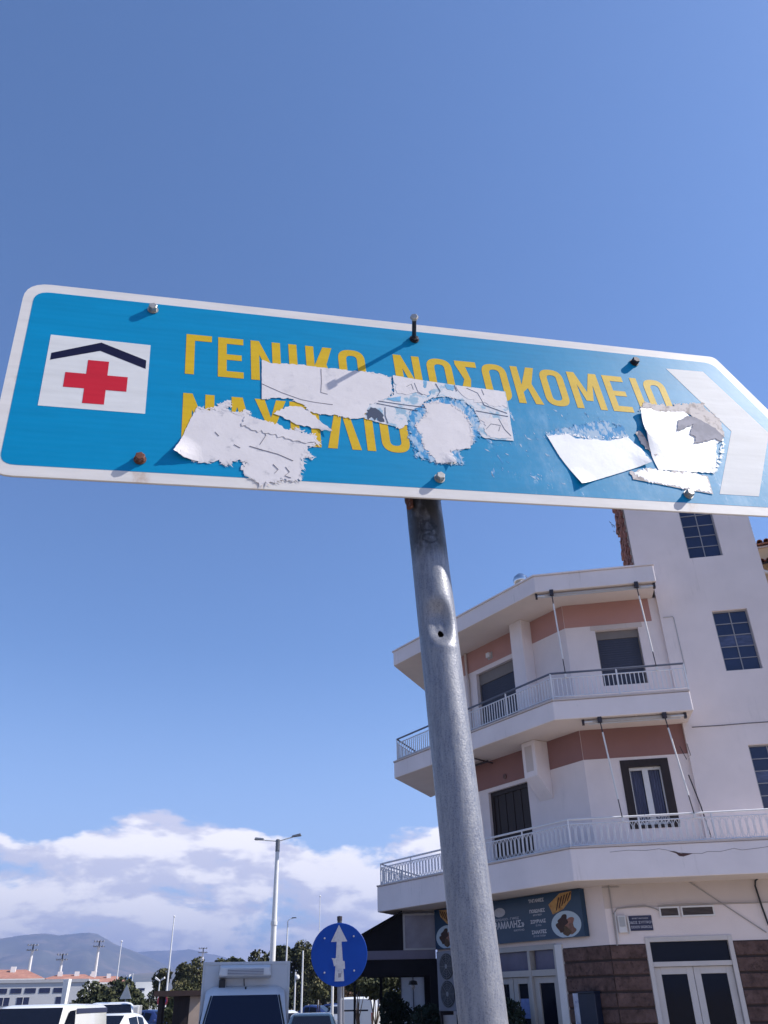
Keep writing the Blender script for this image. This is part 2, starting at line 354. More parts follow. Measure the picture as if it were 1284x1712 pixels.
def thing(name, label, cat, loc=(0, 0, 0), rz=0.0, group=None):
    o = bpy.data.objects.new(name, None); COL.objects.link(o); o.location = loc; o.rotation_euler = (0, 0, rz)
    o.empty_display_size = 0.1
    return tag(o, label, cat, group)
def structure(name, mb, m):
    o = obj(name, mb, m); o['kind'] = 'structure'; return o
def copy_tree(o, parent=None):
    c = o.copy(); COL.objects.link(c)
    if parent: c.parent = parent
    for ch in list(o.children): copy_tree(ch, c)
    return c
def text_mesh(txt, size, m, align='CENTER', shear=0.0, bold=0.0):
    cu = bpy.data.curves.new('t', 'FONT'); cu.body = txt; cu.size = size; cu.align_x = align; cu.align_y = 'CENTER'; cu.shear = shear; cu.offset = bold
    o = bpy.data.objects.new('t', cu); COL.objects.link(o); bpy.context.view_layer.update()
    me = bpy.data.meshes.new_from_object(o.evaluated_get(bpy.context.evaluated_depsgraph_get()))
    bpy.data.objects.remove(o); me.materials.clear(); me.materials.append(m); me.name = 'lettering'; return me

# ---------------------------------------------------------------- ground
structure('ground', MB().prism([(9000 * cos(2 * pi * k / 48), 9000 * sin(2 * pi * k / 48)) for k in range(48)], -1.0, -0.012), earth)
structure('car_park', MB().box(-70, 8, 26, 100, -0.011, 0.0), asphalt)
structure('road', MB().box(-60, -1.2, -30, 26, -0.010, 0.001), asphalt)
# pavement in front of the building: flags with joints, and a kerb
structure('pavement', MB().box(-1.05, 16, -12, 26, -0.4, 0.115), paving)
ke = thing('kerb', 'grey stone kerb along the edge of the pavement', None, (-1.12, 0, 0)); ke['kind'] = 'structure'
km = MB().box(-0.075, 0.075, -0.49, 0.49, -0.2, 0.125).mesh('kerb_stone', paving)
for i in range(38): obj('kerb_stone', km, None, ke, Matrix.Translation((0, -12 + i + 0.5, 0)))
pm = MB().box(-0.195, 0.195, -0.195, 0.195, 0.10, 0.123).mesh('paving_slab', paving)
pv = thing('pavement_flags', None, None, (0, 0, 0)); pv['kind'] = 'structure'
for i in range(12):
    for j in range(14):
        obj('paving_slab', pm, None, pv, Matrix.Translation((-0.7 + i * 0.4, -0.4 + j * 0.4, random.uniform(-0.002, 0.002))))

# mountains
def ridge(name, pts, depth, seed, rows=26, sub=7, m=None):
    mb = MB(); line = []
    for i in range(len(pts) - 1):
        for k in range(sub):
            t = k / sub; line.append(V(pts[i]).lerp(V(pts[i + 1]), t))
    line.append(V(pts[-1])); n = len(line)
    for j in range(-6, rows):
        for i, p in enumerate(line):
            d = V((p.x, p.y, 0)).normalized()
            s = j / (rows - 1)
            fall = max(0.0, 1 - abs(s)) if j >= 0 else max(0, 1 + j / 6)
            q = p - d * depth * s if j >= 0 else p - d * depth * j / 12
            nz = noise.fractal(V((q.x, q.y, seed)) * 0.0016, 0.9, 2.1, 6) * 0.32 * p.z * (0.18 + min(1.0, abs(s) * 3)) * fall
            mb.v.append((q.x, q.y, max(-3, p.z * fall ** 1.25 + nz - 2)))
    R_ = rows + 6
    for j in range(R_ - 1):
        for i in range(n - 1):
            a = j * n + i; mb.f.append((a, a + 1, a + n + 1, a + n))
    o = structure(name, mb, m or hill_m)
    for p in o.data.polygons: p.use_smooth = True
    return o
far = [(-4700, 3900, 260), (-3600, 4850, 300), (-2900, 5260, 330), (-2559, 5427, 343), (-2380, 5508, 351), (-2257, 5559, 358), (-2147, 5603, 371), (-2065, 5633, 365), (-1984, 5662, 378), (-1902, 5691, 389), (-1850, 5708, 382),
       (-1757, 5737, 335), (-1628, 5775, 281), (-1504, 5808, 230), (-1300, 5850, 150), (-1000, 5910, 90), (-606, 5969, 40), (-100, 6000, 15)]
ridge('mountain', far, 2300, 3.0)
far2 = [(-4200, 7200, 250), (-3300, 7650, 330), (-2500, 7940, 360), (-2000, 8060, 385), (-1800, 8090, 392), (-1500, 8130, 330), (-1215, 8160, 270), (-700, 8200, 200), (0, 8230, 150), (900, 8200, 110), (2000, 8000, 60)]
ridge('distant_mountain', far2, 1800, 9.0)
foot = [(-2300, 2500, 60), (-1500, 3050, 50), (-1150, 3200, 52), (-930, 3270, 88), (-800, 3300, 96), (-640, 3340, 92), (-500, 3360, 70), (-300, 3400, 40), (100, 3400, 20)]
ridge('foothill', foot, 900, 5.0)

# ---------------------------------------------------------------- corner apartment building
C0 = V((4.32637, 18.34956, 0))
aR, aL = radians(-10), radians(-56)
dR = V((cos(aR), sin(aR), 0)); nR = V((dR.y, -dR.x, 0))
dL = V((-cos(aL), -sin(aL), 0)); nL = V((sin(aL), -cos(aL), 0))
nE = V((cos(radians(67)), sin(radians(67)), 0))          # the end of the wing runs back along this
def FR(u, o, z): return dR * u + nR * o + V((0, 0, z))
def FL(u, o, z): return dL * u + nL * o + V((0, 0, z))
B = thing('apartment_building', 'white three storey corner apartment building with pink bands and railed balconies', 'building', C0)

def wall_open(F, u0, u1, z0, z1, ops, off=0.0, depth=0.2):
    us = sorted({u0, u1, *[x for o in ops for x in o[:2]]}); zs = sorted({z0, z1, *[x for o in ops for x in o[2:]]})
    us = [u for u in us if u0 <= u <= u1]; zs = [z for z in zs if z0 <= z <= z1]
    mb = MB()
    for i in range(len(us) - 1):
        for j in range(len(zs) - 1):
            um, zm = (us[i] + us[i + 1]) / 2, (zs[j] + zs[j + 1]) / 2
            if any(a < um < b and c < zm < d for a, b, c, d in ops): continue
            mb.face([F(us[i], off, zs[j]), F(us[i + 1], off, zs[j]), F(us[i + 1], off, zs[j + 1]), F(us[i], off, zs[j + 1])])
    for a, b, c, d in ops:
        for p in (((a, c), (a, d)), ((b, d), (b, c)), ((a, d), (b, d)), ((b, c), (a, c))):
            (x0, y0), (x1, y1) = p
            mb.face([F(x0, off, y0), F(x1, off, y1), F(x1, off - depth, y1), F(x0, off - depth, y0)])
    return mb

# openings (u from the corner along each wall, z above the pavement)
opR2 = (0.70, 1.70, 7.90, 9.27); opR1 = (0.77, 1.79, 4.76, 6.19)
opL2 = (1.90, 3.42, 7.10, 9.28); opL1 = (1.87, 3.32, 4.10, 6.16)
door_o = (0.69, 2.34, 0.12, 2.73)
shop_o = (1.53, 3.75, 0.12, 2.72)
st1 = (3.21, 4.00, 10.90, 12.45); st2 = (3.42, 4.21, 8.00, 9.47); st3 = (3.49, 4.28, 5.00, 6.33)
UE = 5.3
obj('wall', wall_open(FR, 0, 2.24, 7.2, 9.99, [opR2]), stucco, B)
obj('wall', wall_open(FR, 0, 2.24, 4.1, 6.93, [opR1]), stucco, B)
obj('wall', wall_open(FL, 0, UE, 7.2, 9.99, [opL2]), stucco, B)
obj('wall', wall_open(FL, 0, UE, 4.1, 6.93, [opL1]), stucco, B)
obj('wall', wall_open(FR, 0, 6.5, -0.1, 3.27, [door_o]), stucco, B)
obj('wall_band', MB().fbox(FR, 0, 6.5, -0.15, 0.006, 3.272, 3.80), stucco_b, B)
obj('wall', wall_open(FL, 0, 5.75, -0.1, 3.80, [shop_o]), stucco, B)
# end wall and the hidden sides
def endwall(u, z0, z1, l):
    p = FL(u, 0, 0); q = p + nE * l
    return MB().face([(p.x, p.y, z0), (q.x, q.y, z0), (q.x, q.y, z1), (p.x, p.y, z1)])
obj('wall', endwall(UE, 4.1, 9.99, 7), stucco, B); obj('wall', endwall(5.75, -0.1, 3.8, 7), stucco, B)
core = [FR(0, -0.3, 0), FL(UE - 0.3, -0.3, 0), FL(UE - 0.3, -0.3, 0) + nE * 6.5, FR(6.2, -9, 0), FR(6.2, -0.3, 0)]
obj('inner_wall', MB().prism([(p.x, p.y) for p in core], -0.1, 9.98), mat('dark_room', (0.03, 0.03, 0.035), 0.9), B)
# stair tower: proud of the recessed balcony walls
TO = 0.10
tw = MB()
for a in (wall_open(FR, 2.24, 4.82, 4.31, 10.42, [st2, st3], TO, 0.14), wall_open(FR, 1.90, 4.82, 10.42, 13.8, [st1], TO, 0.14)):
    n = len(tw.v); tw.v += a.v; tw.f += [tuple(i + n for i in f) for f in a.f]
tw.face([FR(2.24, TO, 4.31), FR(2.24, -0.02, 4.31), FR(2.24, -0.02, 10.42), FR(2.24, TO, 10.42)])
tw.face([FR(4.82, TO, 4.31), FR(4.82, -1.25, 4.31), FR(4.82, -1.25, 13.8), FR(4.82, TO, 13.8)])
tw.face([FR(1.90, TO, 10.42), FR(1.90, -1.25, 10.42), FR(1.90, -1.25, 13.8), FR(1.90, TO, 13.8)])
tw.face([FR(1.90, TO, 13.8), FR(4.82, TO, 13.8), FR(4.82, -1.25, 13.8), FR(1.90, -1.25, 13.8)])
tw.face([FR(1.90, -1.25, 10.42), FR(4.82, -1.25, 10.42), FR(4.82, -1.25, 13.8), FR(1.90, -1.25, 13.8)])
obj('stair_tower', tw, stucco, B)
obj('floor_joint', MB().sweep([FR(2.42, TO + 0.004, 6.79), FR(3.0, TO + 0.004, 6.785), FR(3.6, TO + 0.004, 6.795), FR(4.8, TO + 0.004, 6.79)], 0.011, 4), mat('joint_dark', (0.16, 0.14, 0.14), 0.9), B)  # dark grey line for the groove across the tower wall
# rough brick edge up the left side of the tower
be = obj('brick_edge', MB().fbox(FR, 1.872, 1.898, -1.25, TO - 0.05, 10.42, 13.78), mat('mortar', (0.30, 0.26, 0.23), 0.95, var=0.2), B)
bmb = MB(); z = 10.45; k = 0
while z < 13.7:                                       # bare bricks of the unplastered side, uneven
    o_ = TO - 0.06 - (0.12 if k % 2 else 0.0)
    while o_ > -1.05:
        L_ = random.uniform(0.19, 0.25); pr_ = random.choice((0.0, 0.01, 0.02, 0.05))
        if random.random() > 0.08: bmb.fbox(FR, 1.845 - pr_, 1.873, o_ - L_, o_, z, z + random.uniform(0.075, 0.095))
        o_ -= L_ + 0.018
    z += 0.108; k += 1
obj('brickwork', bmb, brick_m, be)['kind'] = 'stuff'
wd = MB()
for i in range(14):
    p = FR(1.70 + random.uniform(-0.16, 0.05), TO - 0.1, 11.9 + random.uniform(-0.35, 0.3)); q = p + V((random.uniform(-0.09, 0.03), 0, random.uniform(0.0, 0.07)))
    s_ = V((0.014, 0.01, 0.02)); wd.face([p, p + s_, q + s_, q])
obj('wall_weed', wd, leaf_dark, B)['kind'] = 'stuff'

# pink bands under the ceilings
obj('pink_band', MB().fbox(FR, 0.004, 2.05, -0.05, 0.005, 9.40, 9.985), pink, B)
obj('pink_band', MB().fbox(FL, 0.004, UE - 0.02, -0.05, 0.006, 9.40, 9.984), pink, B)
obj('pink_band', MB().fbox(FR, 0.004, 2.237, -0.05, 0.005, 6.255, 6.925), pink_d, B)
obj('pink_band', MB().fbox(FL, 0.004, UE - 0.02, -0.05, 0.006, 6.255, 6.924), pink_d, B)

# slabs
def meet(oR, oL):
    # intersection of the two offset lines
    p, d, q, e = nR * oR, dR, nL * oL, dL
    den = d.x * e.y - d.y * e.x; w = q - p; t = (w.x * e.y - w.y * e.x) / den
    return p + d * t
def slab_poly(uR, oR, oL, uL, back, inn=-0.25):
    tip = FL(uL, oL, 0); return [FR(uR, oR, 0), meet(oR, oL), tip, tip + nE * back, FL(uL - 1.2, inn - 0.6, 0) , FL(1, inn, 0), FR(0.5, inn, 0), FR(uR, inn, 0)]
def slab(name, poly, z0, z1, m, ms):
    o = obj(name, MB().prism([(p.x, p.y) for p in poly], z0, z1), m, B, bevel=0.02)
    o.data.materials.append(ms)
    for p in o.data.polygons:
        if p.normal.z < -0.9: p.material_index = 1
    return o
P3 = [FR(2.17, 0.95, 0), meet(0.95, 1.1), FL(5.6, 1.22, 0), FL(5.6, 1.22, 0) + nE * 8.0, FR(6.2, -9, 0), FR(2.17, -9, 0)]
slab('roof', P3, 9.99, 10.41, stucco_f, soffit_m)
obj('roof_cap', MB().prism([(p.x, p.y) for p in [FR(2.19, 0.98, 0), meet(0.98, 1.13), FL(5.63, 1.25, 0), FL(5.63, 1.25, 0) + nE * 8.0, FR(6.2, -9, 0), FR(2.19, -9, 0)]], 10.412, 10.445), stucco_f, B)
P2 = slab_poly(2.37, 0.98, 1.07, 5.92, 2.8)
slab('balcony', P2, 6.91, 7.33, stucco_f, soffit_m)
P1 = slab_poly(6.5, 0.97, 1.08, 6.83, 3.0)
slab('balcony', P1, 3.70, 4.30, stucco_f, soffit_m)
# lip along the fascia tops
def along(poly, inset, z):
    return [V((p.x, p.y, z)) for p in poly]
def lip(poly, z0, z1):
    mb = MB()
    for a, b in zip(poly[:3], poly[1:4]):
        d = (b - a).normalized(); n = V((d.y, -d.x, 0)); n = -n if n.dot(a + b - (poly[0] + poly[2]) * 0.9) < 0 else n
        n = n if n.dot(nR + nL) > 0 else -n
        mb.hexa([V((*(a + n * 0.02).xy, z0)), V((*(b + n * 0.02).xy, z0)), V((*(b - n * 0.09).xy, z0)), V((*(a - n * 0.09).xy, z0)),
                 V((*(a + n * 0.02).xy, z1)), V((*(b + n * 0.02).xy, z1)), V((*(b - n * 0.09).xy, z1)), V((*(a - n * 0.09).xy, z1))])
    return mb
obj('slab_lip', lip(P2, 7.333, 7.37), stucco_b, B); obj('slab_lip', lip(P1, 4.303, 4.335), stucco_b, B)
obj('spalled_patch', MB().face([FR(1.46 + (u - 1.46) * 1.25, 0.9735, 4.105 + (z - 4.105) * 1.7) for u, z in ((1.34, 4.15), (1.46, 4.115), (1.50, 4.085), (1.56, 4.078), (1.64, 4.092), (1.72, 4.107), (1.60, 4.115), (1.53, 4.112), (1.46, 4.135))]), mat('spall', (0.10, 0.05, 0.045), 0.95, var=0.3), B)
cr = [(0.2, 4.20), (0.55, 4.22), (0.9, 4.20), (1.15, 4.22), (1.30, 4.19), (1.42, 4.14), (1.72, 4.11), (1.95, 4.10), (2.05, 4.13), (2.3, 4.12), (2.55, 4.165), (2.7, 4.13), (3.0, 4.15), (3.4, 4.19), (4.2, 4.2)]
obj('crack', MB().sweep([FR(u, 0.9712, z) for u, z in cr], 0.004, 4), mat('crack_dark', (0.22, 0.18, 0.17), 0.9), B)

# fin columns on the left wing
obj('column', MB().fbox(FL, 1.15, 1.58, 0.0, 0.34, 7.2, 9.989), stucco_f, B, bevel=0.01)
fc = MB(); F = FL
for (u0, u1, o0, o1) in ((1.06, 1.50, 0.0, 0.42),):
    fc.hexa([F(u0, o0, 5.62), F(u1, o0, 5.62), F(u1, o1, 6.10), F(u0, o1, 6.10), F(u0, o0, 6.905), F(u1, o0, 6.905), F(u1, o1, 6.905), F(u0, o1, 6.905)])
fn = obj('column', fc, stucco_f, B, bevel=0.01)
obj('recessed_face', MB().fbox(FL, 1.16, 1.40, 0.42, 0.424, 6.22, 6.80), stucco_b, fn)

# railings ---------------------------------------------------------------
def rail_path(poly, inset):
    a, b, c, d = poly[0], poly[1], poly[2], poly[3]
    i1 = V((0, 0, 0))
    def off(p, q):
        e = (q - p).normalized(); n = V((e.y, -e.x, 0)); return n if n.dot(nR + nL) < 0 else -n
    n1, n2 = off(a, b), off(b, c); n3 = -V((nE.y, -nE.x, 0)); n3 = n3 if n3.dot(FL(0, 0, 0) - FL(3, 0, 0)) > 0 else -n3
    A = a + n1 * inset; Bp = meet(0, 0) * 0 + b + (n1 + n2).normalized() * inset / ((n1 + n2).normalized().dot(n1))
    Cp = c + n2 * inset + n3 * inset * 0.9; D = d + n3 * inset
    return [A, Bp, Cp, D]
def spaced(path, step, start=0.04):
    out = []
    for a, b in zip(path, path[1:]):
        L = (b - a).length; n = max(1, round(L / step)); d = (b - a) / n; ang = math.atan2((b - a).y, (b - a).x)
        for i in range(n): out.append((a + d * (i + 0.5), ang, L / n))
    return out
at = lambda p, z: V((p.x, p.y, z))
r2 = rail_path(P2, 0.06)
R2 = thing('balcony_railing', None, None); R2.parent = B; del R2
rl = obj('balcony_railing', MB().sweep([at(p, 7.435) for p in r2], 0.016, 4).sweep([at(p, 7.86) for p in r2], 0.014, 4), rail_white, B)
obj('handrail', MB().sweep([at(p, 7.975) for p in r2], 0.024, 6), rail_blue, rl)
bal = MB().box(-0.0085, 0.0085, -0.0085, 0.0085, 0, 0.42).mesh('baluster', rail_white)
for p, a, w in spaced(r2, 0.092): obj('baluster', bal, None, rl, Matrix.Translation(at(p, 7.437)) @ Matrix.Rotation(a, 4, 'Z'))
pst = MB().box(-0.016, 0.016, -0.016, 0.016, 0, 0.64).mesh('railing_post', rail_white)
for a, b in zip(r2, r2[1:]):
    n = max(1, round((b - a).length / 1.45))
    for i in range(n): obj('railing_post', pst, None, rl, Matrix.Translation(at(a.lerp(b, i / n), 7.335)))
r1 = rail_path(P1, 0.06)
rl1 = obj('balcony_railing', MB().sweep([at(p, 4.86) for p in r1], 0.021, 6).sweep([at(p, 4.77) for p in r1], 0.013, 4).sweep([at(p, 4.36) for p in r1], 0.013, 4), rail_white, B)
lens = MB()
for sg in (-1, 1):
    pts = [(0.0, 0.0), (sg * 0.045, 0.085), (sg * 0.045, 0.32), (0.0, 0.405)]
    lens.sweep([(x, 0, z) for x, z in pts], 0.0075, 4)
lens.sweep([(0.064, 0, 0.0), (0.064, 0, 0.405)], 0.0065, 4)
lens = lens.mesh('scroll_bar', rail_white)
for p, a, w in spaced(r1, 0.128): obj('scroll_bar', lens, None, rl1, Matrix.Translation(at(p, 4.363)) @ Matrix.Rotation(a, 4, 'Z'))
pst1 = MB().box(-0.014, 0.014, -0.014, 0.014, 0, 0.555).mesh('railing_post', rail_white)
for a, b in zip(r1, r1[1:]):
    n = max(1, round((b - a).length / 1.33))
    for i in range(n): obj('railing_post', pst1, None, rl1, Matrix.Translation(at(a.lerp(b, i / n), 4.30)))

# windows ----------------------------------------------------------------
def stair_window(o, F, off):
    a, b, c, d = o; f = MB(); t = 0.03
    f.fbox(F, a, a + t, off - 0.12, off - 0.07, c, d).fbox(F, b - t, b, off - 0.12, off - 0.07, c, d)
    f.fbox(F, a + t, b - t, off - 0.12, off - 0.07, c, c + t).fbox(F, a + t, b - t, off - 0.12, off - 0.07, d - t, d)
    w = obj('window', f, frame_grey, B)
    mu = (a + b) / 2; hh = (d - c - 2 * t) / 5; ww = (b - a - 2 * t) / 2
    obj('mullion', MB().fbox(F, mu - 0.011, mu + 0.011, off - 0.115, off - 0.08, c + t, d - t), frame_grey, w)
    for k in range(1, 5):
        z = c + t + k * hh
        obj('glazing_bar', MB().fbox(F, a + t, mu - 0.0112, off - 0.113, off - 0.084, z - 0.009, z + 0.009).fbox(F, mu + 0.0112, b - t, off - 0.113, off - 0.084, z - 0.009, z + 0.009), frame_grey, w)
    for k in range(5):
        for s in range(2):
            u0 = a + t + s * ww; z0 = c + t + k * hh; tl = random.uniform(-0.006, 0.006)
            obj('pane', MB().face([F(u0, off - 0.1 + tl, z0), F(u0 + ww, off - 0.1 - tl, z0), F(u0 + ww, off - 0.1 - tl, z0 + hh), F(u0, off - 0.1 + tl, z0 + hh)]), stair_glass_l if (k == 2 and o is not st1) else stair_glass, w)
    return w
for o in (st1, st2, st3): stair_window(o, FR, TO)

def shutter_window(o, F, boxh=0.2):
    a, b, c, d = o
    w = obj('window', MB().fbox(F, a, b, -0.17, -0.10, d - boxh, d), shutter_box, B)
    n = int((d - boxh - c) / 0.055); h = (d - boxh - c) / n
    sm = MB().fbox(F, a + 0.03, b - 0.03, -0.145, -0.125, 0, h * 0.93)
    sm = sm.mesh('shutter_slat', shutter)
    for k in range(n): obj('shutter_slat', sm, None, w, Matrix.Translation((0, 0, c + k * h)))
    obj('guide_rail', MB().fbox(F, a, a + 0.028, -0.15, -0.10, c, d - boxh).fbox(F, b - 0.028, b, -0.15, -0.10, c, d - boxh), shutter_box, w)
    return w
shutter_window(opR2, FR, 0.2); shutter_window(opL2, FL, 0.30)
obj('window_surround', MB().fbox(FR, 0.60, 1.80, 0, 0.012, 9.275, 9.39), stucco_b, B)
# first floor right: dark frame, white sashes, net curtains
a, b, c, d = opR1
w = obj('window', MB().fbox(FR, a, a + 0.17, -0.15, 0.012, c, d).fbox(FR, b - 0.17, b, -0.15, 0.012, c, d).fbox(FR, a + 0.17, b - 0.17, -0.15, 0.012, d - 0.15, d).fbox(FR, a + 0.17, b - 0.17, -0.15, 0.012, c, c + 0.07), wood_dark, B)
sash = MB(); a2, b2, c2, d2 = a + 0.17, b - 0.17, c + 0.07, d - 0.15; m2 = (a2 + b2) / 2
sash.fbox(FR, a2, a2 + 0.03, -0.14, -0.09, c2, d2).fbox(FR, b2 - 0.03, b2, -0.14, -0.09, c2, d2).fbox(FR, m2 - 0.06, m2 + 0.06, -0.14, -0.085, c2, d2).fbox(FR, a2 + 0.03, m2 - 0.06, -0.14, -0.09, d2 - 0.06, d2).fbox(FR, m2 + 0.06, b2 - 0.03, -0.14, -0.09, d2 - 0.06, d2).fbox(FR, a2 + 0.03, m2 - 0.06, -0.14, -0.09, c2, c2 + 0.06).fbox(FR, m2 + 0.06, b2 - 0.03, -0.14, -0.09, c2, c2 + 0.06)
obj('sash', sash, white_paint, w)
for s, e in ((a2 + 0.03, m2 - 0.06), (m2 + 0.06, b2 - 0.03)):
    cu = MB(); n = 14
    for i in range(n):
        u0, u1 = s + (e - s) * i / n, s + (e - s) * (i + 1) / n; o0, o1 = -0.17 + 0.014 * sin(i * 2.1), -0.17 + 0.014 * sin((i + 1) * 2.1)
        cu.face([FR(u0, o0, c2), FR(u1, o1, c2), FR(u1, o1, d2), FR(u0, o0, d2)])
    obj('curtain', cu, curtain, w)
lace = MB()
for i in range(9):
    u = a2 + (b2 - a2) * (i + 0.5) / 9
    for sg in (-1, 1): lace.sweep([FR(u - 0.03 * sg, -0.05, c2 + 0.0), FR(u + 0.03 * sg, -0.05, c2 + 0.16)], 0.006, 4)
lace.sweep([FR(a2, -0.05, c2 + 0.17), FR(b2, -0.05, c2 + 0.17)], 0.008, 4)
obj('window_guard', lace, rail_white, w)
# first floor left: brown boarded shutter door
a, b, c, d = opL1
w = obj('balcony_door', MB().fbox(FL, a, a + 0.09, -0.15, -0.08, c, d - 0.1).fbox(FL, b - 0.09, b, -0.15, -0.08, c, d - 0.1).fbox(FL, a, b, -0.16, -0.08, d - 0.1, d), wood_dark, B)
n = 9; bw = (b - a - 0.18) / n
for i in range(n): obj('board', MB().fbox(FL, a + 0.09 + i * bw + 0.006, a + 0.09 + (i + 1) * bw - 0.006, -0.15, -0.105 - 0.012 * (i % 2), c, d - 0.1), wood_dark, w)
# a drain pipe and small fittings on the upper walls
obj('drain_pipe', MB().sweep([FL(3.72, 0.05, 7.2), FL(3.72, 0.05, 9.2), FL(3.76, 0.05, 9.42), FL(3.76, 0.05, 9.98)], 0.035, 8), stucco_b, B)
obj('conduit', MB().sweep([FR(2.30, TO + 0.01, 9.42), FR(2.52, TO + 0.01, 9.42), FR(2.54, TO + 0.01, 9.38), FR(2.55, TO + 0.01, 8.0)], 0.009, 5), grey_pl, B)
obj('wall_vent', MB().lathe([(0.06, 0), (0.06, 0.02), (0.03, 0.025)], 12, 'y', (0, 0, 0)), mat('vent_dark', (0.14, 0.08, 0.07), 0.8), B, Matrix.Translation(FL(2.62, 0.012, 6.42)) @ Matrix.Rotation(aL + pi, 4, 'Z') @ Matrix.Rotation(0, 4, 'Z'))
lo = obj('wall_lamp', MB().fbox(FL, 2.68, 2.86, 0.0, 0.02, 9.52, 9.70), grey_pl, B)
obj('lamp_shade', MB().fbox(FL, 2.70, 2.84, 0.02, 0.12, 9.54, 9.68), white_paint, lo, bevel=0.02)
obj('awning_bar', MB().sweep([FL(3.0, 0.2, 6.85), FL(4.9, 0.25, 6.85)], 0.028, 6).sweep([FL(3.0, 0.05, 6.82), FL(3.0, 0.7, 6.87)], 0.02, 4), dark_steel, B)
# ground floor --------------------------------------------------------------
# brown stone cladding in courses
def cladding(F, u0, u1, z1, off=0.0):
    cl = obj('stone_cladding', MB().fbox(F, u0, u1, off - 0.04, off + 0.004, 0.115, z1), mat('stone_joint', (0.045, 0.03, 0.026), 0.95), B)
    h = 0.272; z = z1; k = 0
    while z > 0.2:
        u = u0 + 0.004; L = 0.95 if k % 2 else 0.62
        while u < u1 - 0.02:
            e = min(u + L, u1 - 0.004)
            if u1 - e < 0.15: e = u1 - 0.004
            dz = random.uniform(0, 0.006)
            o = obj('stone', MB().hexa([F(u, off, z - h + 0.02), F(e, off, z - h + 0.02), F(e, off + 0.026 + dz, z - h + 0.035), F(u, off + 0.026 + dz, z - h + 0.035),
                                    F(u, off, z - 0.012), F(e, off, z - 0.012), F(e, off + 0.026 + dz, z - 0.022), F(u, off + 0.026 + dz, z - 0.022)]), stone_m, cl)
            u = e + 0.005; L = 0.95
        z -= h; k += 1
cladding(FL, 0.0, 1.31, 2.62); cladding(FR, 0.0, 0.682, 2.62); cladding(FR, 2.348, 6.4, 2.63)
obj('pier', MB().fbox(FL, 1.318, 1.525, 0.0, 0.05, 0.0, 2.70), white_paint, B, bevel=0.008)
# double door
def dbl_door(F, o, split=None, fm=door_cream, transoms=1):
    a, b, c, d = o; fr = MB(); t = 0.085
    fr.fbox(F, a, a + t, -0.16, 0.03, c, d).fbox(F, b - t, b, -0.16, 0.03, c, d).fbox(F, a + t, b - t, -0.16, 0.03, d - t, d).fbox(F, a + t, b - t, -0.13, 0.0, 2.215, 2.30)
    w = obj('double_door', fr, fm, B, bevel=0.006)
    obj('transom_light', MB().fbox(F, a + t, b - t, -0.1, -0.09, 2.30, d - t), dark_glass, w)
    m = (a + b) / 2
    for s, e in ((a + t + 0.005, m - 0.004), (m + 0.004, b - t - 0.005)):
        lf = MB(); q = 0.125
        lf.fbox(F, s, s + q, -0.12, -0.06, c, 2.21).fbox(F, e - q, e, -0.12, -0.06, c, 2.21).fbox(F, s + q, e - q, -0.12, -0.06, 2.21 - q, 2.21).fbox(F, s + q, e - q, -0.12, -0.06, c, 0.65)
        l = obj('door_leaf', lf, fm, w, bevel=0.006)
        obj('glass', MB().fbox(F, s + q, e - q, -0.1, -0.09, 0.65, 2.21 - q), dark_glass, w)
    obj('handle', MB().sweep([F(m - 0.06, 0.0, 1.0), F(m - 0.06, 0.0, 1.2)], 0.012, 6), alu, w)
    return w
dbl_door(FR, door_o)
# shop front on the wing: fixed transoms over two leaves
a, b, c, d = shop_o
sf = MB()
for u in (a, 2.36, 3.66): sf.fbox(FL, u, u + 0.075, -0.16, 0.02, c, d)
sf.fbox(FL, a + 0.075, 2.36, -0.16, 0.02, d - 0.10, d).fbox(FL, 2.435, 3.66, -0.16, 0.02, d - 0.10, d).fbox(FL, a + 0.075, 2.36, -0.15, 0.01, 2.13, 2.25).fbox(FL, 2.435, 3.66, -0.15, 0.01, 2.13, 2.25)
sw = obj('shop_front', sf, mat('shop_frame', (0.42, 0.40, 0.38), 0.5, var=0.08), B, bevel=0.005)
trg = mat('transom_glass', (0.09, 0.09, 0.15), 0.2, 0, 0.5, var=0.2, vscale=3)
obj('transom_light', MB().fbox(FL, a + 0.075, 2.30, -0.1, -0.09, 2.25, d - 0.10), trg, sw); obj('transom_light', MB().fbox(FL, 2.435, 3.66, -0.1, -0.09, 2.25, d - 0.10), trg, sw)
for s, e in ((1.61, 2.355), (2.44, 3.04), (3.06, 3.655)):
    lf = MB(); q = 0.14
    lf.fbox(FL, s, s + q, -0.12, -0.05, c, 2.125).fbox(FL, e - q, e, -0.12, -0.05, c, 2.125).fbox(FL, s + q, e - q, -0.12, -0.05, 2.0, 2.125).fbox(FL, s + q, e - q, -0.12, -0.05, c, 0.5)
    obj('door_leaf', lf, MATS['shop_frame'], sw, bevel=0.005)
    obj('glass', MB().fbox(FL, s + q, e - q, -0.1, -0.09, 0.5, 2.0), dark_glass, sw)
nz = obj('notice', MB().fbox(FL, 2.60, 2.90, -0.088, -0.084, 1.35, 1.72), mat('notice_blue', (0.16, 0.22, 0.45), 0.5, var=0.2, vscale=12), sw)
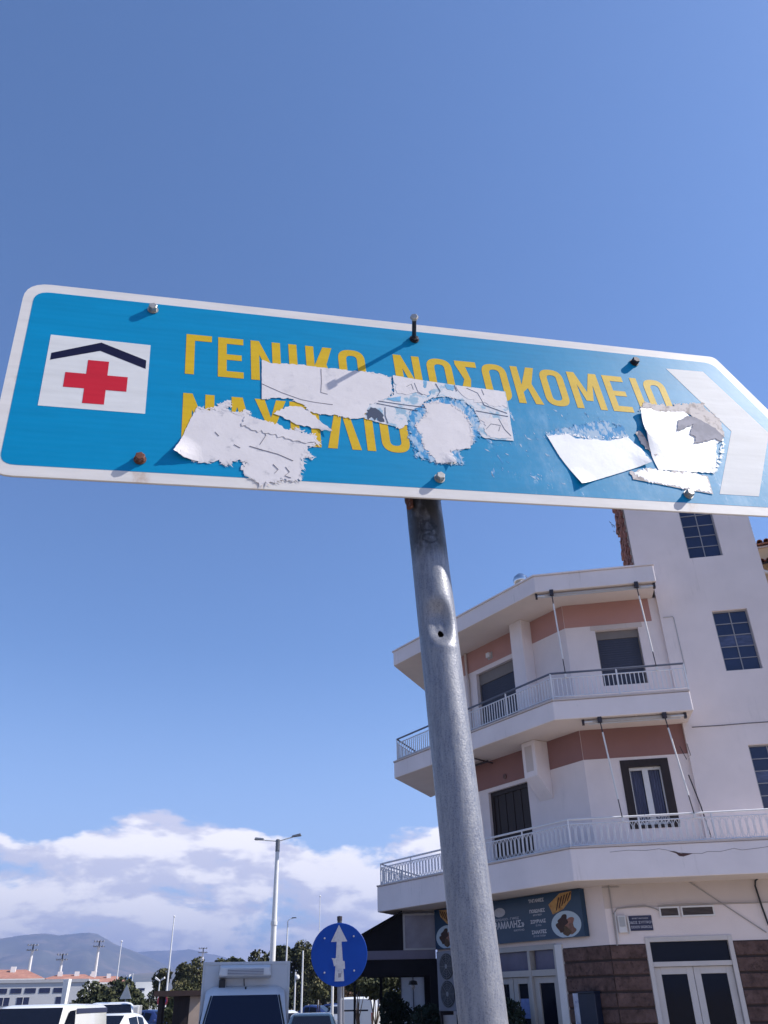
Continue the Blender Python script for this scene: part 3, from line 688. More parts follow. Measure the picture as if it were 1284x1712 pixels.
# vent grilles over the door
for (u0, u1) in ((1.06, 1.45), (1.48, 2.12)):
    z0, z1 = 3.07, 3.265; g = MB(); t = 0.03
    g.fbox(FR, u0, u0 + t, 0, 0.035, z0, z1).fbox(FR, u1 - t, u1, 0, 0.035, z0, z1).fbox(FR, u0 + t, u1 - t, 0, 0.035, z0, z0 + t).fbox(FR, u0 + t, u1 - t, 0, 0.035, z1 - t, z1)
    vg = obj('vent_grille', g, white_paint, B)
    obj('backing', MB().fbox(FR, u0 + t, u1 - t, 0.001, 0.004, z0 + t, z1 - t), mat('vent_back', (0.05, 0.035, 0.03), 0.9), vg)
    for k in range(6):
        z = z0 + t + 0.007 + k * 0.0225
        obj('slat', MB().hexa([FR(u0 + t, 0.006, z + 0.01), FR(u1 - t, 0.006, z + 0.01), FR(u1 - t, 0.026, z), FR(u0 + t, 0.026, z), FR(u0 + t, 0.006, z + 0.013), FR(u1 - t, 0.006, z + 0.013), FR(u1 - t, 0.026, z + 0.003), FR(u0 + t, 0.026, z + 0.003)]), mat('vent_slat', (0.26, 0.22, 0.2), 0.6), vg)
# service cables across the ground floor wall
cab = MB().sweep([FR(0.15, 0.03, 3.74), FR(0.145, 0.03, 3.4), FR(0.14, 0.03, 2.6)], 0.012, 6)
cab.sweep([FR(0.16, 0.03, 3.16), FR(0.24, 0.03, 3.26), FR(0.45, 0.03, 3.275), FR(0.80, 0.03, 3.29), FR(0.98, 0.03, 3.24), FR(1.05, 0.045, 3.20)], 0.012, 6)
cab.sweep([FR(1.05, 0.045, 3.285), FR(1.6, 0.045, 3.30), FR(2.2, 0.04, 3.29), FR(2.9, 0.04, 3.28), FR(4.2, 0.04, 3.27)], 0.010, 6)
cab.sweep([FR(1.75, 0.02, 3.70), FR(2.3, 0.02, 3.28), FR(3.0, 0.02, 2.75)], 0.010, 6)
cab.sweep([FR(-0.0, 0.03, 3.66), FR(0.35, 0.03, 3.66)], 0.008, 6)
obj('cable', cab, mat('grey_cable', (0.36, 0.33, 0.31), 0.7), B)
obj('cable', MB().sweep([FR(3.9, 0.05, 3.72), FR(3.2, 0.05, 3.735), FR(3.08, 0.05, 3.72), FR(3.01, 0.05, 3.67), FR(2.985, 0.05, 3.58), FR(3.02, 0.05, 3.2), FR(3.06, 0.05, 2.9), FR(3.12, 0.05, 2.72), FR(3.3, 0.05, 2.5)], 0.018, 8), black_m, B)

# things on the building ---------------------------------------------------
def bthing(name, label, cat, group=None): return thing(name, label, cat, C0, 0, group)
t = bthing('meter_box', 'small white electric meter box beside the blue street name plate', 'meter box')
obj('box', MB().fbox(FR, 0.22, 0.38, 0.0, 0.10, 2.82, 3.13), white_paint, t, bevel=0.01)
obj('cover', MB().fbox(FR, 0.245, 0.355, 0.10, 0.115, 2.93, 3.10), grey_pl, t); obj('pipe', MB().sweep([FR(0.42, 0.03, 3.1), FR(0.43, 0.03, 2.85), FR(0.40, 0.03, 2.80)], 0.018, 6).sweep([FR(0.19, 0.03, 3.2), FR(0.18, 0.03, 2.65)], 0.012, 6), white_paint, t)
t = bthing('street_name_plate', 'dark blue street name plate with white lettering on the wall', 'sign')
pc = (0.665, 2.985)
obj('plate', MB().fbox(FR, 0.44, 0.89, 0.0, 0.018, 2.85, 3.12), mat('plate_navy', (0.012, 0.014, 0.055), 0.4, coat=0.2), t, bevel=0.004)
matL = mat('letter_white', (0.62, 0.62, 0.66), 0.6)
def frame_mtx(F, u, o, z, ang):
    return Matrix.Translation(F(u, o, z)) @ Matrix.Rotation(ang, 4, 'Z') @ Matrix.Rotation(pi / 2, 4, 'X')
for tx, dz, sz in (('ΔΗΜΟΣ ΝΑΥΠΛΙΕΩΝ', 0.085, 0.032), ('ΟΔΟΣ ΣΥΓΓΡΟΥ', 0.01, 0.062), ('ODOS SIGROU', -0.07, 0.062)):
    obj('lettering', text_mesh(tx, sz, matL), None, t, frame_mtx(FR, pc[0], 0.0195, pc[1] + dz, aR))
# awning frames
def awning(label, F, u0, u1, zt, arms, zr, off):
    t = bthing('awning_frame', label, 'awning')
    obj('roller_tube', MB().sweep([F(u0, off - 0.12, zt - 0.06), F(u1, off - 0.12, zt - 0.06)], 0.032, 10), alu, t)
    obj('rolled_cloth', MB().sweep([F(u0 + 0.2, off - 0.12, zt - 0.06), F(u1 - 0.3, off - 0.12, zt - 0.06)], 0.042, 10), mat('awning_cloth', (0.50, 0.47, 0.45), 0.9, var=0.1), t)
    obj('front_bar', MB().sweep([F(u0 + 0.1, off - 0.02, zt - 0.14), F(u1 - 0.12, off - 0.02, zt - 0.14)], 0.013, 6), alu, t)
    for u in (u0, u1): obj('end_cap', MB().fbox(F, u - 0.025, u + 0.025, off - 0.17, off - 0.07, zt - 0.12, zt), dark_steel, t)
    for (ua, ub) in arms:
        obj('bracket', MB().fbox(F, ua - 0.045, ua + 0.045, off - 0.09, off + 0.02, zt - 0.13, zt + 0.03), dark_steel, t, bevel=0.008)
        p, q = F(ua, off, zt - 0.10), F(ub, off + 0.01, zr); k = p.lerp(q, 0.82)
        obj('arm_joint', MB().sweep([p, p.lerp(q, 0.12)], 0.013, 6), dark_steel, t); ar = obj('arm', MB().sweep([k, q], 0.011, 6), dark_steel, t)
        obj('arm_sleeve', MB().sweep([p.lerp(q, 0.12), k], 0.0175, 8), white_paint, ar)
        obj('foot_clamp', MB().fbox(F, ub - 0.02, ub + 0.02, off - 0.02, off + 0.03, zr - 0.08, zr), white_paint, ar)
    return t
awning('rolled up awning on two white arms, under the flat roof edge', FR, -0.60, 2.12, 9.99, ((-0.24, -0.18), (1.71, 1.79)), 7.93, 0.955)
t = awning('rolled up awning on two white arms, under the middle balcony', FR, 0.06, 2.2, 6.92, ((0.41, 0.55), (1.76, 1.95)), 4.84, 0.955)
obj('cord', MB().sweep([FR(1.95, 0.9, 6.2), FR(2.05, 0.8, 5.95), FR(2.2, 0.5, 6.1), FR(2.22, 0.25, 6.4)], 0.008, 5).sweep([FR(2.0, 0.95, 5.6), FR(2.12, 0.9, 5.0), FR(2.2, 0.85, 4.4)], 0.014, 5), dark_steel, t)
# roof cowl
t = thing('roof_vent', 'shiny round metal chimney cowl on the flat roof edge', 'chimney vent', (3.45, 18.62, 10.41))
obj('pipe', MB().lathe([(0.10, 0), (0.10, 0.30)], 16), alu, t)
obj('cowl', MB().lathe([(0.13, 0.28), (0.19, 0.36), (0.20, 0.44), (0.17, 0.53), (0.09, 0.60), (0.02, 0.62)], 20), mat('bright_steel', (0.7, 0.7, 0.7), 0.15, 1.0), t, smooth=True)
# shop signboard on the wing
SB = bthing('shop_signboard', 'long dark blue restaurant signboard with white lettering and food pictures', 'signboard')
so = 0.14
teal = mat('board_teal', (0.012, 0.045, 0.095), 0.35, 0, 0.4, var=0.12, vscale=1.5, coat=0.1)
obj('board', MB().fbox(FL, 0.50, 5.62, 0.01, so, 2.80, 3.685), teal, SB)
def flat(pts, o, m, name, parent):   # flat print: (u, z) outline in the board's plane
    return obj(name, MB().face([FL(u, o, z) for u, z in pts]), m, parent)
lw = matL
angL = aL
def sbt(tx, u, z, sz, m=lw, al='CENTER', bold=0.0, sh=0.0, wide=1.0): obj('lettering', text_mesh(tx, sz, m, al, sh, bold), None, SB, frame_mtx(FL, u, so + 0.003, z, angL) @ Matrix.Scale(wide, 4, V((1, 0, 0))))
sbt('«ΚΑΡΑΜΑΛΗΣ»', 2.99, 3.15, 0.19, bold=0.003)
sbt('ΨΗΤΟΠΩΛΕΙΟ - ΓΥΡΟΣ', 2.95, 3.275, 0.065, wide=1.4); sbt('ΝΑΥΠΛΙΟ', 2.48, 3.03, 0.055, wide=1.4)
for k, (tx, sub) in enumerate((('ΤΗΓΑΝΙΕΣ', ''), ('ΠΟΙΚΙΛΙΕΣ', 'ΚΡΕΑΤΙΚΩΝ'), ('ΣΟΥΒΛΑΣ', 'ΣΕ ΟΛΑ'), ('ΣΑΛΑΤΕΣ', 'ΣΕ ΟΛΑ ΤΑ ΕΙΔΗ'))):
    z = 3.57 - 0.205 * k
    sbt(tx, 1.84, z, 0.088, bold=0.003, wide=1.15)
    if sub: sbt(sub, 1.84, z - 0.075, 0.045, wide=1.1)
ell = [(3.10 + 0.20 * cos(2 * pi * k / 28), 3.43 + 0.095 * sin(2 * pi * k / 28)) for k in range(28)]
flat(ell, so + 0.003, mat('logo_grey', (0.45, 0.45, 0.48), 0.6, var=0.15, vscale=14), 'emblem', SB)
for base, side in ((1.06, 1), (5.08, -1)):
    toast = [(base + side * x * 1.5, 3.46 + z) for x, z in ((0.27, 0.00), (0.02, 0.19), (-0.22, 0.205), (-0.19, 0.05), (-0.02, -0.12), (0.20, -0.20))]
    tt = flat(toast, so + 0.003, mat('toast', (0.50, 0.28, 0.09), 0.7, var=0.3, vscale=12, col2=(0.35, 0.13, 0.03), c2scale=9), 'food_picture', SB)
    for k in range(5):
        u = base + side * (0.20 - 0.09 * k)
        flat([(u, 3.32 + 0.04 * k), (u - side * 0.04, 3.33 + 0.04 * k), (u - side * 0.16, 3.58 + 0.017 * k), (u - side * 0.11, 3.57 + 0.017 * k)], so + 0.005 + k * 0.0003, mat('grill_mark', (0.06, 0.025, 0.015), 0.8), 'grill_mark', tt)
    cx_, cz_ = base + side * -0.06, 3.05
    pl = flat([(cx_ + 0.44 * cos(2 * pi * k / 40), cz_ + max(-0.24, 0.255 * sin(2 * pi * k / 40))) for k in range(40)], so + 0.003, mat('plate_print', (0.45, 0.55, 0.62), 0.6), 'food_picture', SB)
    for k, (du, dz, r, cc) in enumerate(((0.10, -0.05, 0.14, (0.06, 0.03, 0.02)), (-0.10, 0.02, 0.12, (0.30, 0.14, 0.10)), (0.06, 0.08, 0.11, (0.05, 0.025, 0.02)), (-0.14, -0.09, 0.10, (0.20, 0.11, 0.08)), (0.0, -0.13, 0.09, (0.10, 0.06, 0.03)))):
        flat([(cx_ + du + 1.6 * r * (0.8 + 0.25 * sin(3 * q + k)) * cos(q), max(2.82, cz_ + dz + r * (0.9 + 0.2 * cos(2 * q + k)) * sin(q))) for q in [2 * pi * i / 22 for i in range(22)]], so + 0.005 + 0.0006 * k, mat('food%d' % k, cc, 0.7, var=0.35, vscale=20), 'food', pl)
# twin fan air conditioner on its stand at the end of the wing
AC = bthing('air_conditioner', 'tall outdoor air conditioner with two round fans at the building end', 'air conditioner')
obj('casing', MB().fbox(FL, 4.25, 5.05, 0.22, 0.56, 1.50, 2.72), mat('ac_casing', (0.19, 0.19, 0.22), 0.5, var=0.06), AC, bevel=0.015)
mf = Matrix.Rotation(aL, 4, 'Z')
for z in (1.84, 2.40):
    fg = obj('fan_guard', MB().lathe([(0.27, 0.0), (0.27, -0.012), (0.25, -0.014)], 28, 'y'), mat('fan_dark', (0.035, 0.035, 0.04), 0.6), AC, Matrix.Translation(FL(4.66, 0.562, z)) @ mf)
    gr = MB()
    for k in range(5):
        r = 0.05 + 0.047 * k; gr.sweep([(r * cos(2 * pi * i / 24), -0.02, r * sin(2 * pi * i / 24)) for i in range(25)], 0.003, 4, False)
    for k in range(8): gr.sweep([(0.03 * cos(k * pi / 4), -0.022, 0.03 * sin(k * pi / 4)), (0.26 * cos(k * pi / 4), -0.02, 0.26 * sin(k * pi / 4))], 0.003, 4)
    gr.lathe([(0.045, -0.018), (0.045, -0.028)], 12, 'y')
    obj('wire_guard', gr, mat('guard_grey', (0.22, 0.22, 0.24), 0.5), fg)
obj('stand', MB().fbox(FL, 4.28, 4.34, 0.2, 0.58, 1.42, 1.497).fbox(FL, 4.96, 5.02, 0.2, 0.58, 1.42, 1.497).fbox(FL, 4.28, 4.33, 0.02, 0.07, 0.1, 1.42).fbox(FL, 4.97, 5.02, 0.02, 0.07, 0.1, 1.42).fbox(FL, 4.28, 4.33, 0.5, 0.55, 0.1, 1.42).fbox(FL, 4.97, 5.02, 0.5, 0.55, 0.1, 1.42), dark_steel, AC)
# box and poster on the cladding
t = bthing('wall_box', 'dark blue metal box fixed on the brown stone wall', 'box')
obj('body', MB().fbox(FL, 0.40, 0.86, 0.035, 0.2, 1.0, 1.80), mat('box_navy', (0.008, 0.014, 0.035), 0.4, var=0.1), t, bevel=0.01); obj('lid', MB().fbox(FL, 0.39, 0.87, 0.03, 0.225, 1.802, 1.83), MATS['box_navy'], t)
t = bthing('wall_poster', 'tall pale blue and white poster stuck on the brown stone wall', 'poster')
obj('sheet', MB().fbox(FL, 1.00, 1.16, 0.034, 0.038, 1.25, 1.80), mat('poster_white', (0.50, 0.52, 0.60), 0.6, var=0.3, vscale=9, col2=(0.10, 0.15, 0.35), c2scale=7), t)

# yellow neighbour behind the tower with tiled eaves
Y = thing('neighbour_house', 'yellow house with wavy tiled eaves rising behind the stair tower', 'house', (11.6, 23.3, 0))
ya = radians(-22); yd = V((cos(ya), sin(ya), 0)); yn = V((yd.y, -yd.x, 0))
FY = lambda u, o, z: yd * u + yn * o + V((0, 0, z))
obj('wall', MB().fbox(FY, 0.22, 6, -5, 0, 0, 14.05), yellow_w, Y)
obj('cornice', MB().fbox(FY, 0.16, 6.06, -5, 0.06, 13.98, 14.03).fbox(FY, 0.16, 6.06, -5, 0.05, 13.55, 13.58), stucco_b, Y)
rf = obj('roof', MB().hexa([FY(0.1, 0.16, 14.06), FY(6.1, 0.16, 14.06), FY(6.1, -5, 15.2), FY(0.1, -5, 15.2), FY(0.1, 0.16, 14.10), FY(6.1, 0.16, 14.10), FY(6.1, -5, 15.25), FY(0.1, -5, 15.25)]), tile_m, Y)
def tile_mesh(L, r=0.095):
    mb = MB(); n = 6
    for (y, rr) in ((0, r), (L, r * 0.86)):
        for k in range(n + 1): a_ = pi * k / n; mb.v.append((rr * cos(a_), y, rr * sin(a_)))
        for k in range(n + 1): a_ = pi * k / n; mb.v.append(((rr - 0.015) * cos(a_), y, (rr - 0.015) * sin(a_)))
    m_ = 2 * (n + 1)
    for k in range(n):
        mb.f += [(k, k + 1, m_ + k + 1, m_ + k), (n + 1 + k + 1, n + 1 + k, m_ + n + 1 + k, m_ + n + 1 + k + 1), (k + 1, k, n + 1 + k, n + 1 + k + 1)]
    return mb.mesh('roof_tile', tile_m)
tm = tile_mesh(0.45)
for i in range(22):
    for j in range(3):
        obj('roof_tile', tm, None, rf, Matrix.Translation(FY(0.15 + i * 0.2, 0.22 - j * 0.36, 14.10 + j * 0.085)) @ Matrix.Rotation(ya, 4, 'Z') @ Matrix.Rotation(0.22, 4, 'X'))
# small lower eave with a white half round gutter
le = obj('lower_eave', MB().hexa([FY(0.16, 0.55, 13.20), FY(3.2, 0.55, 13.20), FY(3.2, 0.0, 13.42), FY(0.16, 0.0, 13.42), FY(0.16, 0.55, 13.24), FY(3.2, 0.55, 13.24), FY(3.2, 0.0, 13.46), FY(0.16, 0.0, 13.46)]), wood_dark, Y)
for i in range(14):
    for j in range(2): obj('roof_tile', tm, None, le, Matrix.Translation(FY(0.22 + i * 0.2, 0.62 - j * 0.3, 13.25 + j * 0.11)) @ Matrix.Rotation(ya, 4, 'Z') @ Matrix.Rotation(0.36, 4, 'X'))
gt = MB()
gt.sweep([FY(0.06, 0.64, 13.30), FY(0.10, 0.66, 13.16), FY(0.3, 0.60, 12.98), FY(0.6, 0.5, 12.85), FY(1.2, 0.45, 12.75)], 0.05, 8)
gt.sweep([FY(0.05, 0.62, 13.33), FY(0.3, 0.66, 13.44), FY(0.35, 0.62, 13.36)], 0.05, 8)
obj('gutter', gt, white_paint, le)

# ---------------------------------------------------------------- veranda beside the building
VN = thing('veranda', 'black canvas restaurant veranda with grey beams at the building end', 'veranda', (0.2, 23.0, 0))
steel_g = mat('beam_grey', (0.11, 0.10, 0.14), 0.5, 0.2, 0.4, var=0.1)
obj('roof_canvas', MB().hexa([(-1.25, -0.1, 3.02), (0.05, -0.1, 3.66), (0.05, 5.0, 3.66), (-1.25, 5.0, 3.02), (-1.25, -0.1, 3.05), (0.05, -0.1, 3.69), (0.05, 5.0, 3.69), (-1.25, 5.0, 3.05)]), fabric_blk, VN)
obj('gable_shade_sheet', MB().face([(-1.15, 0.06, 2.80), (0.10, 0.06, 2.80), (0.10, 0.06, 3.66), (-1.15, 0.06, 3.06)]), fabric_blk, VN)  # black sheet standing in for the unlit inside of the roof
obj('beam', MB().box(-1.22, 0.86, 0.0, 0.1, 2.605, 2.80), steel_g, VN); obj('beam', MB().box(-0.98, 0.86, 4.8, 4.9, 2.6, 2.80), steel_g, VN)
for x in (-0.3, 0.3): obj('rafter', MB().box(x, x + 0.08, 0.1, 4.8, 2.62, 2.72), steel_g, VN)
obj('ceiling_canvas', MB().box(-1.0, 0.86, 0.1, 4.8, 2.725, 2.74), fabric_blk, VN)
obj('beam_shade_sheet', MB().box(-1.0, 0.70, 0.03, 0.06, 2.24, 2.602), fabric_blk, VN); obj('beam_shade_sheet', MB().box(-1.0, 0.70, 4.83, 4.86, 2.30, 2.60), fabric_blk, VN)  # black sheets put in for the darkness under the canopy
for (x, y, w_) in ((-1.19, 0.02, 0.05), (-0.62, 4.8, 0.08), (0.70, 0.0, 0.27), (0.70, 4.8, 0.27)): obj('post', MB().box(x, x + w_, y, y + min(w_, 0.13), 0.1, 2.604), fabric_blk, VN)
cs = obj('clear_screen', MB().box(0.11, 0.94, 0.0, 0.02, 2.84, 3.58), mat('clear_plastic', (0.16, 0.155, 0.20), 0.25, 0, 0.4, var=0.25, vscale=2.5), VN)
obj('screen_frame', MB().box(0.06, 0.11, -0.01, 0.04, 2.80, 3.62).box(0.94, 0.99, -0.01, 0.04, 2.80, 3.62).box(0.11, 0.94, -0.01, 0.04, 3.58, 3.62).box(0.11, 0.94, -0.01, 0.04, 2.80, 2.84), frame_grey, cs)
ws = obj('wind_screen', MB().box(0.02, 0.72, 4.86, 4.88, 0.9, 2.60), mat('pale_screen', (0.78, 0.83, 0.92), 0.35, 0, 0.4, var=0.12, vscale=1.5), VN)  # pale colour stands in for light through the plastic and reflected sky
obj('screen_frame', MB().box(0.36, 0.385, 4.84, 4.90, 0.9, 2.6).box(0.0, 0.02, 4.84, 4.9, 0.9, 2.6), steel_g, ws)
ws2 = obj('wind_screen', MB().box(-0.85, 0.72, 4.85, 4.87, 0.15, 0.9), steel_g, VN)
t = thing('hanging_lamp', 'small dark lantern hanging under the black veranda canvas', 'lamp', (0.49, 23.9, 2.16))
obj('cord', MB().sweep([(0, 0, -0.02), (0, 0, 0.56)], 0.008, 5), black_m, t); obj('lamp_shade', MB().lathe([(0.12, -0.10), (0.10, -0.02), (0.03, 0.0)], 12), black_m, t); obj('bulb', MB().lathe([(0.02, -0.20), (0.05, -0.16), (0.045, -0.11)], 10), mat('bulb_glass', (0.4, 0.36, 0.34), 0.2), t)

# ---------------------------------------------------------------- vehicles
def loft(st):      # st: (y, half profile [(x, z)...]); mirrored in x
    mb = MB(); k = 2 * len(st[0][1])
    for y, pr in st:
        ring = [(x, y, z) for x, z in pr] + [(-x, y, z) for x, z in reversed(pr)]; mb.v += ring
    for i in range(len(st) - 1):
        for j in range(k):
            a = i * k + j; b = i * k + (j + 1) % k; mb.f.append((a, b, b + k, a + k))
    mb.f.append(tuple(range(k))); m = (len(st) - 1) * k; mb.f.append(tuple(m + j for j in range(k)))
    return mb
def wheel(parent, x, y, r, w=0.2):
    o = obj('wheel', MB().lathe([(r * 0.8, -w / 2), (r, -w / 2 + 0.03), (r, w / 2 - 0.03), (r * 0.8, w / 2)], 18, 'x', (0, 0, 0)), tyre_m, parent, Matrix.Translation((x, y, r)))
    obj('rim', MB().lathe([(r * 0.62, -w / 2 - 0.006), (r * 0.62, w / 2 + 0.006)], 14, 'x'), alu, o)
def car(name, label, cat, loc, rz, col, group=None, L=4.1, Wd=1.72, H=1.46, hatch=True):
    t = thing(name, label, cat, (loc[0], loc[1], 0), rz, group); h = L / 2; w = Wd / 2; b = 0.62 * H; f = H / 1.46
    rear = [(h * 0.80, 0.98 * f, 1.05 * f), (h * 0.97, 0.86 * f, 0.90 * f)] if hatch else [(h * 0.55, 0.97 * f, 1.05 * f), (h * 0.97, 0.9 * f, 0.95 * f)]
    st0 = [(-h, 0.50 * f, 0.55 * f, 0.80), (-h * 0.95, 0.70 * f, 0.74 * f, 0.92), (-h * 0.48, 0.90 * f, 0.95 * f, 1.0), (-h * 0.14, 0.93 * f, 1.40 * f, 1.0), (h * 0.12, 0.95 * f, H, 1.0), (h * 0.5, 0.96 * f, 1.41 * f, 1.0)]
    if not hatch: st0[-1] = (h * 0.3, 0.96 * f, 1.42 * f, 1.0)
    st0 += [(y, be, ro, 0.98) for y, be, ro in rear] + [(h, 0.6 * f, 0.65 * f, 0.9)]
    st = []
    for y, be, ro, k in st0:
        cab = min(1, max(0, (ro - be) / (0.45 * f)))
        st.append((y, [(w * k * 0.92, 0.22), (w * k, 0.34), (w * k, be * 0.9), (w * k * 0.97, be), (w * k * (0.93 - 0.17 * cab), max(be, ro - 0.05)), (w * k * (0.80 - 0.16 * cab), ro)]))
    obj('body', loft(st), col, t, smooth=True)
    def lerp(a, b, q): return a + (b - a) * q
    def edge(i, q, off=0.012):
        y, pr = st[i]; return V((lerp(pr[3][0], pr[4][0], q) + off, y, lerp(pr[3][1], pr[4][1], q)))
    n = len(st)
    for s in (1, -1):
        fx = Matrix.Scale(s, 3, V((1, 0, 0))) if s < 0 else Matrix.Identity(3)
        for (i, j, q0, q1) in ((3, 4, 0.08, 0.12), (4, 5, 0.12, 0.08)):
            p = [edge(i, 0.12), edge(j, 0.12), edge(j, 0.86), edge(i, 0.86)]
            d = (p[1] - p[0]) * 0.06; p = [p[0] + d, p[1] - d, p[2] - d, p[3] + d]
            obj('side_window', MB().face([fx @ q for q in p]), dark_glass, t)
    def screen(i, j, nm):
        a, b_ = st[i], st[j]; lo = min(a[1][5][1], b_[1][5][1])
        (ya, pa), (yb, pb) = a, b_
        dy = yb - ya; dz = pb[5][1] - pa[5][1]; nrm = V((0, -dz if dy > 0 else dz, abs(dy))).normalized() * 0.012
        p = [V((pa[5][0] * 1.0, ya, pa[5][1])), V((pb[5][0] * 1.0, yb, pb[5][1]))]
        p0 = p[0].lerp(p[1], 0.08); p1 = p[0].lerp(p[1], 0.92)
        obj(nm, MB().face([p0 + nrm, V((-p0.x, p0.y, p0.z)) + nrm, V((-p1.x, p1.y, p1.z)) + nrm, p1 + nrm]), dark_glass, t)
    screen(2, 3, 'windscreen'); screen(5, 6, 'rear_window')
    for s in (1, -1):
        obj('headlight', MB().box(s * w * 0.72 - 0.14, s * w * 0.72 + 0.14, -h * 0.985, -h * 0.93, 0.58 * f, 0.70 * f), lamp_clear, t, bevel=0.02)
        obj('tail_light', MB().box(s * w * 0.78 - 0.09, s * w * 0.78 + 0.09, h * 0.94, h * 0.995, 0.66 * f, 0.88 * f), lamp_red, t, bevel=0.02)
        obj('mirror', MB().box(s * w * 1.08 - 0.08, s * w * 1.08 + 0.08, -h * 0.38, -h * 0.33, 0.93 * f, 1.03 * f), col, t, bevel=0.02)
        wheel(t, s * (w - 0.09), -h * 0.62, 0.31); wheel(t, s * (w - 0.09), h * 0.6, 0.31)
    obj('number_plate', MB().box(-0.26, 0.26, h - 0.01, h + 0.012, 0.45, 0.56), white_paint, t)
    return t
def van(name, label, loc, rz, L, Wd, H, col, stripe=False, rearwin=False):
    t = thing(name, label, 'van', (loc[0], loc[1], 0), rz); h = L / 2; w = Wd / 2
    st = []
    for y, be, ro, k, tp in ((-h, 0.75, 0.80, 0.84, 0.9), (-h + 0.12, 0.98, 1.02, 0.95, 0.92), (-h + 0.75, 1.10, 1.16, 1.0, 0.90), (-h + 1.45, 1.2, H - 0.08, 1.0, 0.80), (-h + 1.75, 1.22, H - 0.01, 1.0, 0.80), (0.3, 1.22, H, 1.0, 0.82), (h - 0.12, 1.22, H - 0.02, 1.0, 0.82), (h, 1.2, H - 0.1, 0.97, 0.8)):
        st.append((y, [(w * k * 0.95, 0.25), (w * k, 0.36), (w * k, be), (w * k * (0.5 + 0.5 * tp) * 1.04, max(be + 0.01, ro - 0.10)), (w * k * tp * 1.04, max(be + 0.02, ro - 0.035)), (w * k * tp * 0.80, ro)]))
    obj('body', loft(st), col, t, smooth=True)
    y0, y1 = st[2][0], st[3][0]; nv = V((0, -0.012, 0.014))
    def P(i, k, q=0.0): y, pr = st[i]; return V((pr[k][0], y, pr[k][1]))
    a, b = P(2, 5), P(3, 5); a = V((st[2][1][4][0] * 1.02, a.y, a.z)); b = V((st[3][1][4][0] * 0.97, b.y, b.z)); a, b = a.lerp(b, 0.05), a.lerp(b, 0.97)
    obj('windscreen', MB().face([a + nv, V((-a.x, a.y, a.z)) + nv, V((-b.x, b.y, b.z)) + nv, b + nv]), dark_glass, t)
    for s in (1, -1):
        q = [V((w * 1.006, -h + 0.95, 1.17)), V((w * 1.006, -h + 2.0, 1.2)), V((w * 0.972, -h + 2.0, H - 0.15)), V((w * 0.972, -h + 1.50, H - 0.17))]
        obj('side_window', MB().face([V((s * p.x, p.y, p.z)) for p in q]), dark_glass, t)
        if stripe:
            z0, z1 = H - 0.235, H - 0.115
            q = [V((w * 0.965, -h + 2.12, z0)), V((w * 0.965, h - 0.1, z0)), V((w * 0.95, h - 0.1, z1)), V((w * 0.95, -h + 2.12, z1))]
            obj('side_window', MB().face([V((s * p.x * 1.012, p.y, p.z)) for p in q]), mat('van_strip', (0.03, 0.035, 0.07), 0.6, 0, 0.15), t)  # plain dark band high on the van side
        obj('headlight', MB().box(s * w * 0.72 - 0.15, s * w * 0.72 + 0.15, -h - 0.01, -h + 0.1, 0.68, 0.84), lamp_clear, t, bevel=0.02)
        obj('tail_light', MB().box(s * w * 0.92 - 0.06, s * w * 0.92 + 0.05, h - 0.02, h + 0.02, 0.8, 1.15), lamp_red, t, bevel=0.01)
        obj('mirror', MB().box(s * (w + 0.12) - 0.1, s * (w + 0.12) + 0.1, -h + 0.9, -h + 0.98, 1.1, 1.34), black_m, t, bevel=0.02)
        wheel(t, s * (w - 0.1), -h + 0.85, 0.33); wheel(t, s * (w - 0.1), h - 0.9, 0.33)
    if rearwin: obj('rear_window', MB().face([(-w * 0.7, h + 0.004, 1.22), (w * 0.7, h + 0.004, 1.22), (w * 0.66, h - 0.02, H - 0.2), (-w * 0.66, h - 0.02, H - 0.2)]), dark_glass, t)
    obj('number_plate', MB().box(-0.26, 0.26, h, h + 0.02, 0.5, 0.61), white_paint, t)
    return t
van('delivery_van', 'white van with dark windscreen and narrow dark strip at the left', (-10.0, 27.2), radians(1.0), 5.2, 2.14, 1.80, car_white, stripe=True)
van('parked_van', 'white van seen end on, parked behind the white van with dark strip', (-12.1, 40.5), radians(17), 4.6, 1.85, 1.83, car_white, rearwin=True)
van('parked_van', 'pale van with red rear lamps, partly behind the round sign post', (-1.75, 50.0), radians(175), 4.4, 1.8, 1.85, car_white, rearwin=True)

# refrigerated box truck facing the camera
T = thing('box_truck', 'white refrigerated box truck facing front with cooling unit over the cab', 'truck', (-3.36, 21.25, 0), radians(9))
bx = obj('cargo_box', MB().box(-0.965, 0.965, 0, 3.6, 0.62, 2.54), truck_box, T, bevel=0.02)
bt = MB()
for x0, x1 in ((-0.985, -0.925), (0.925, 0.985)): bt.box(x0, x1, -0.012, 0.05, 0.6, 2.56)
bt.box(-0.925, 0.925, -0.012, 0.05, 2.50, 2.56)
obj('edge_trim', bt, mat('trim_alu', (0.5, 0.52, 0.55), 0.4, 0.3), bx)
u = obj('cooling_unit', MB().hexa([(-0.62, -0.34, 2.27), (0.56, -0.34, 2.27), (0.56, -0.014, 2.22), (-0.62, -0.014, 2.22), (-0.58, -0.32, 2.44), (0.52, -0.32, 2.44), (0.56, -0.014, 2.50), (-0.62, -0.014, 2.50)]), white_paint, T, bevel=0.03)
obj('grille', MB().box(-0.42, 0.38, -0.345, -0.33, 2.29, 2.41), mat('unit_dark', (0.16, 0.16, 0.22), 0.6), u)
for k in range(4): obj('slat', MB().box(-0.42, 0.38, -0.36, -0.346, 2.298 + k * 0.03, 2.312 + k * 0.03), truck_box, u)
obj('compressor', MB().box(-0.60, -0.46, -0.2, -0.014, 2.03, 2.215), black_m, u, bevel=0.02)
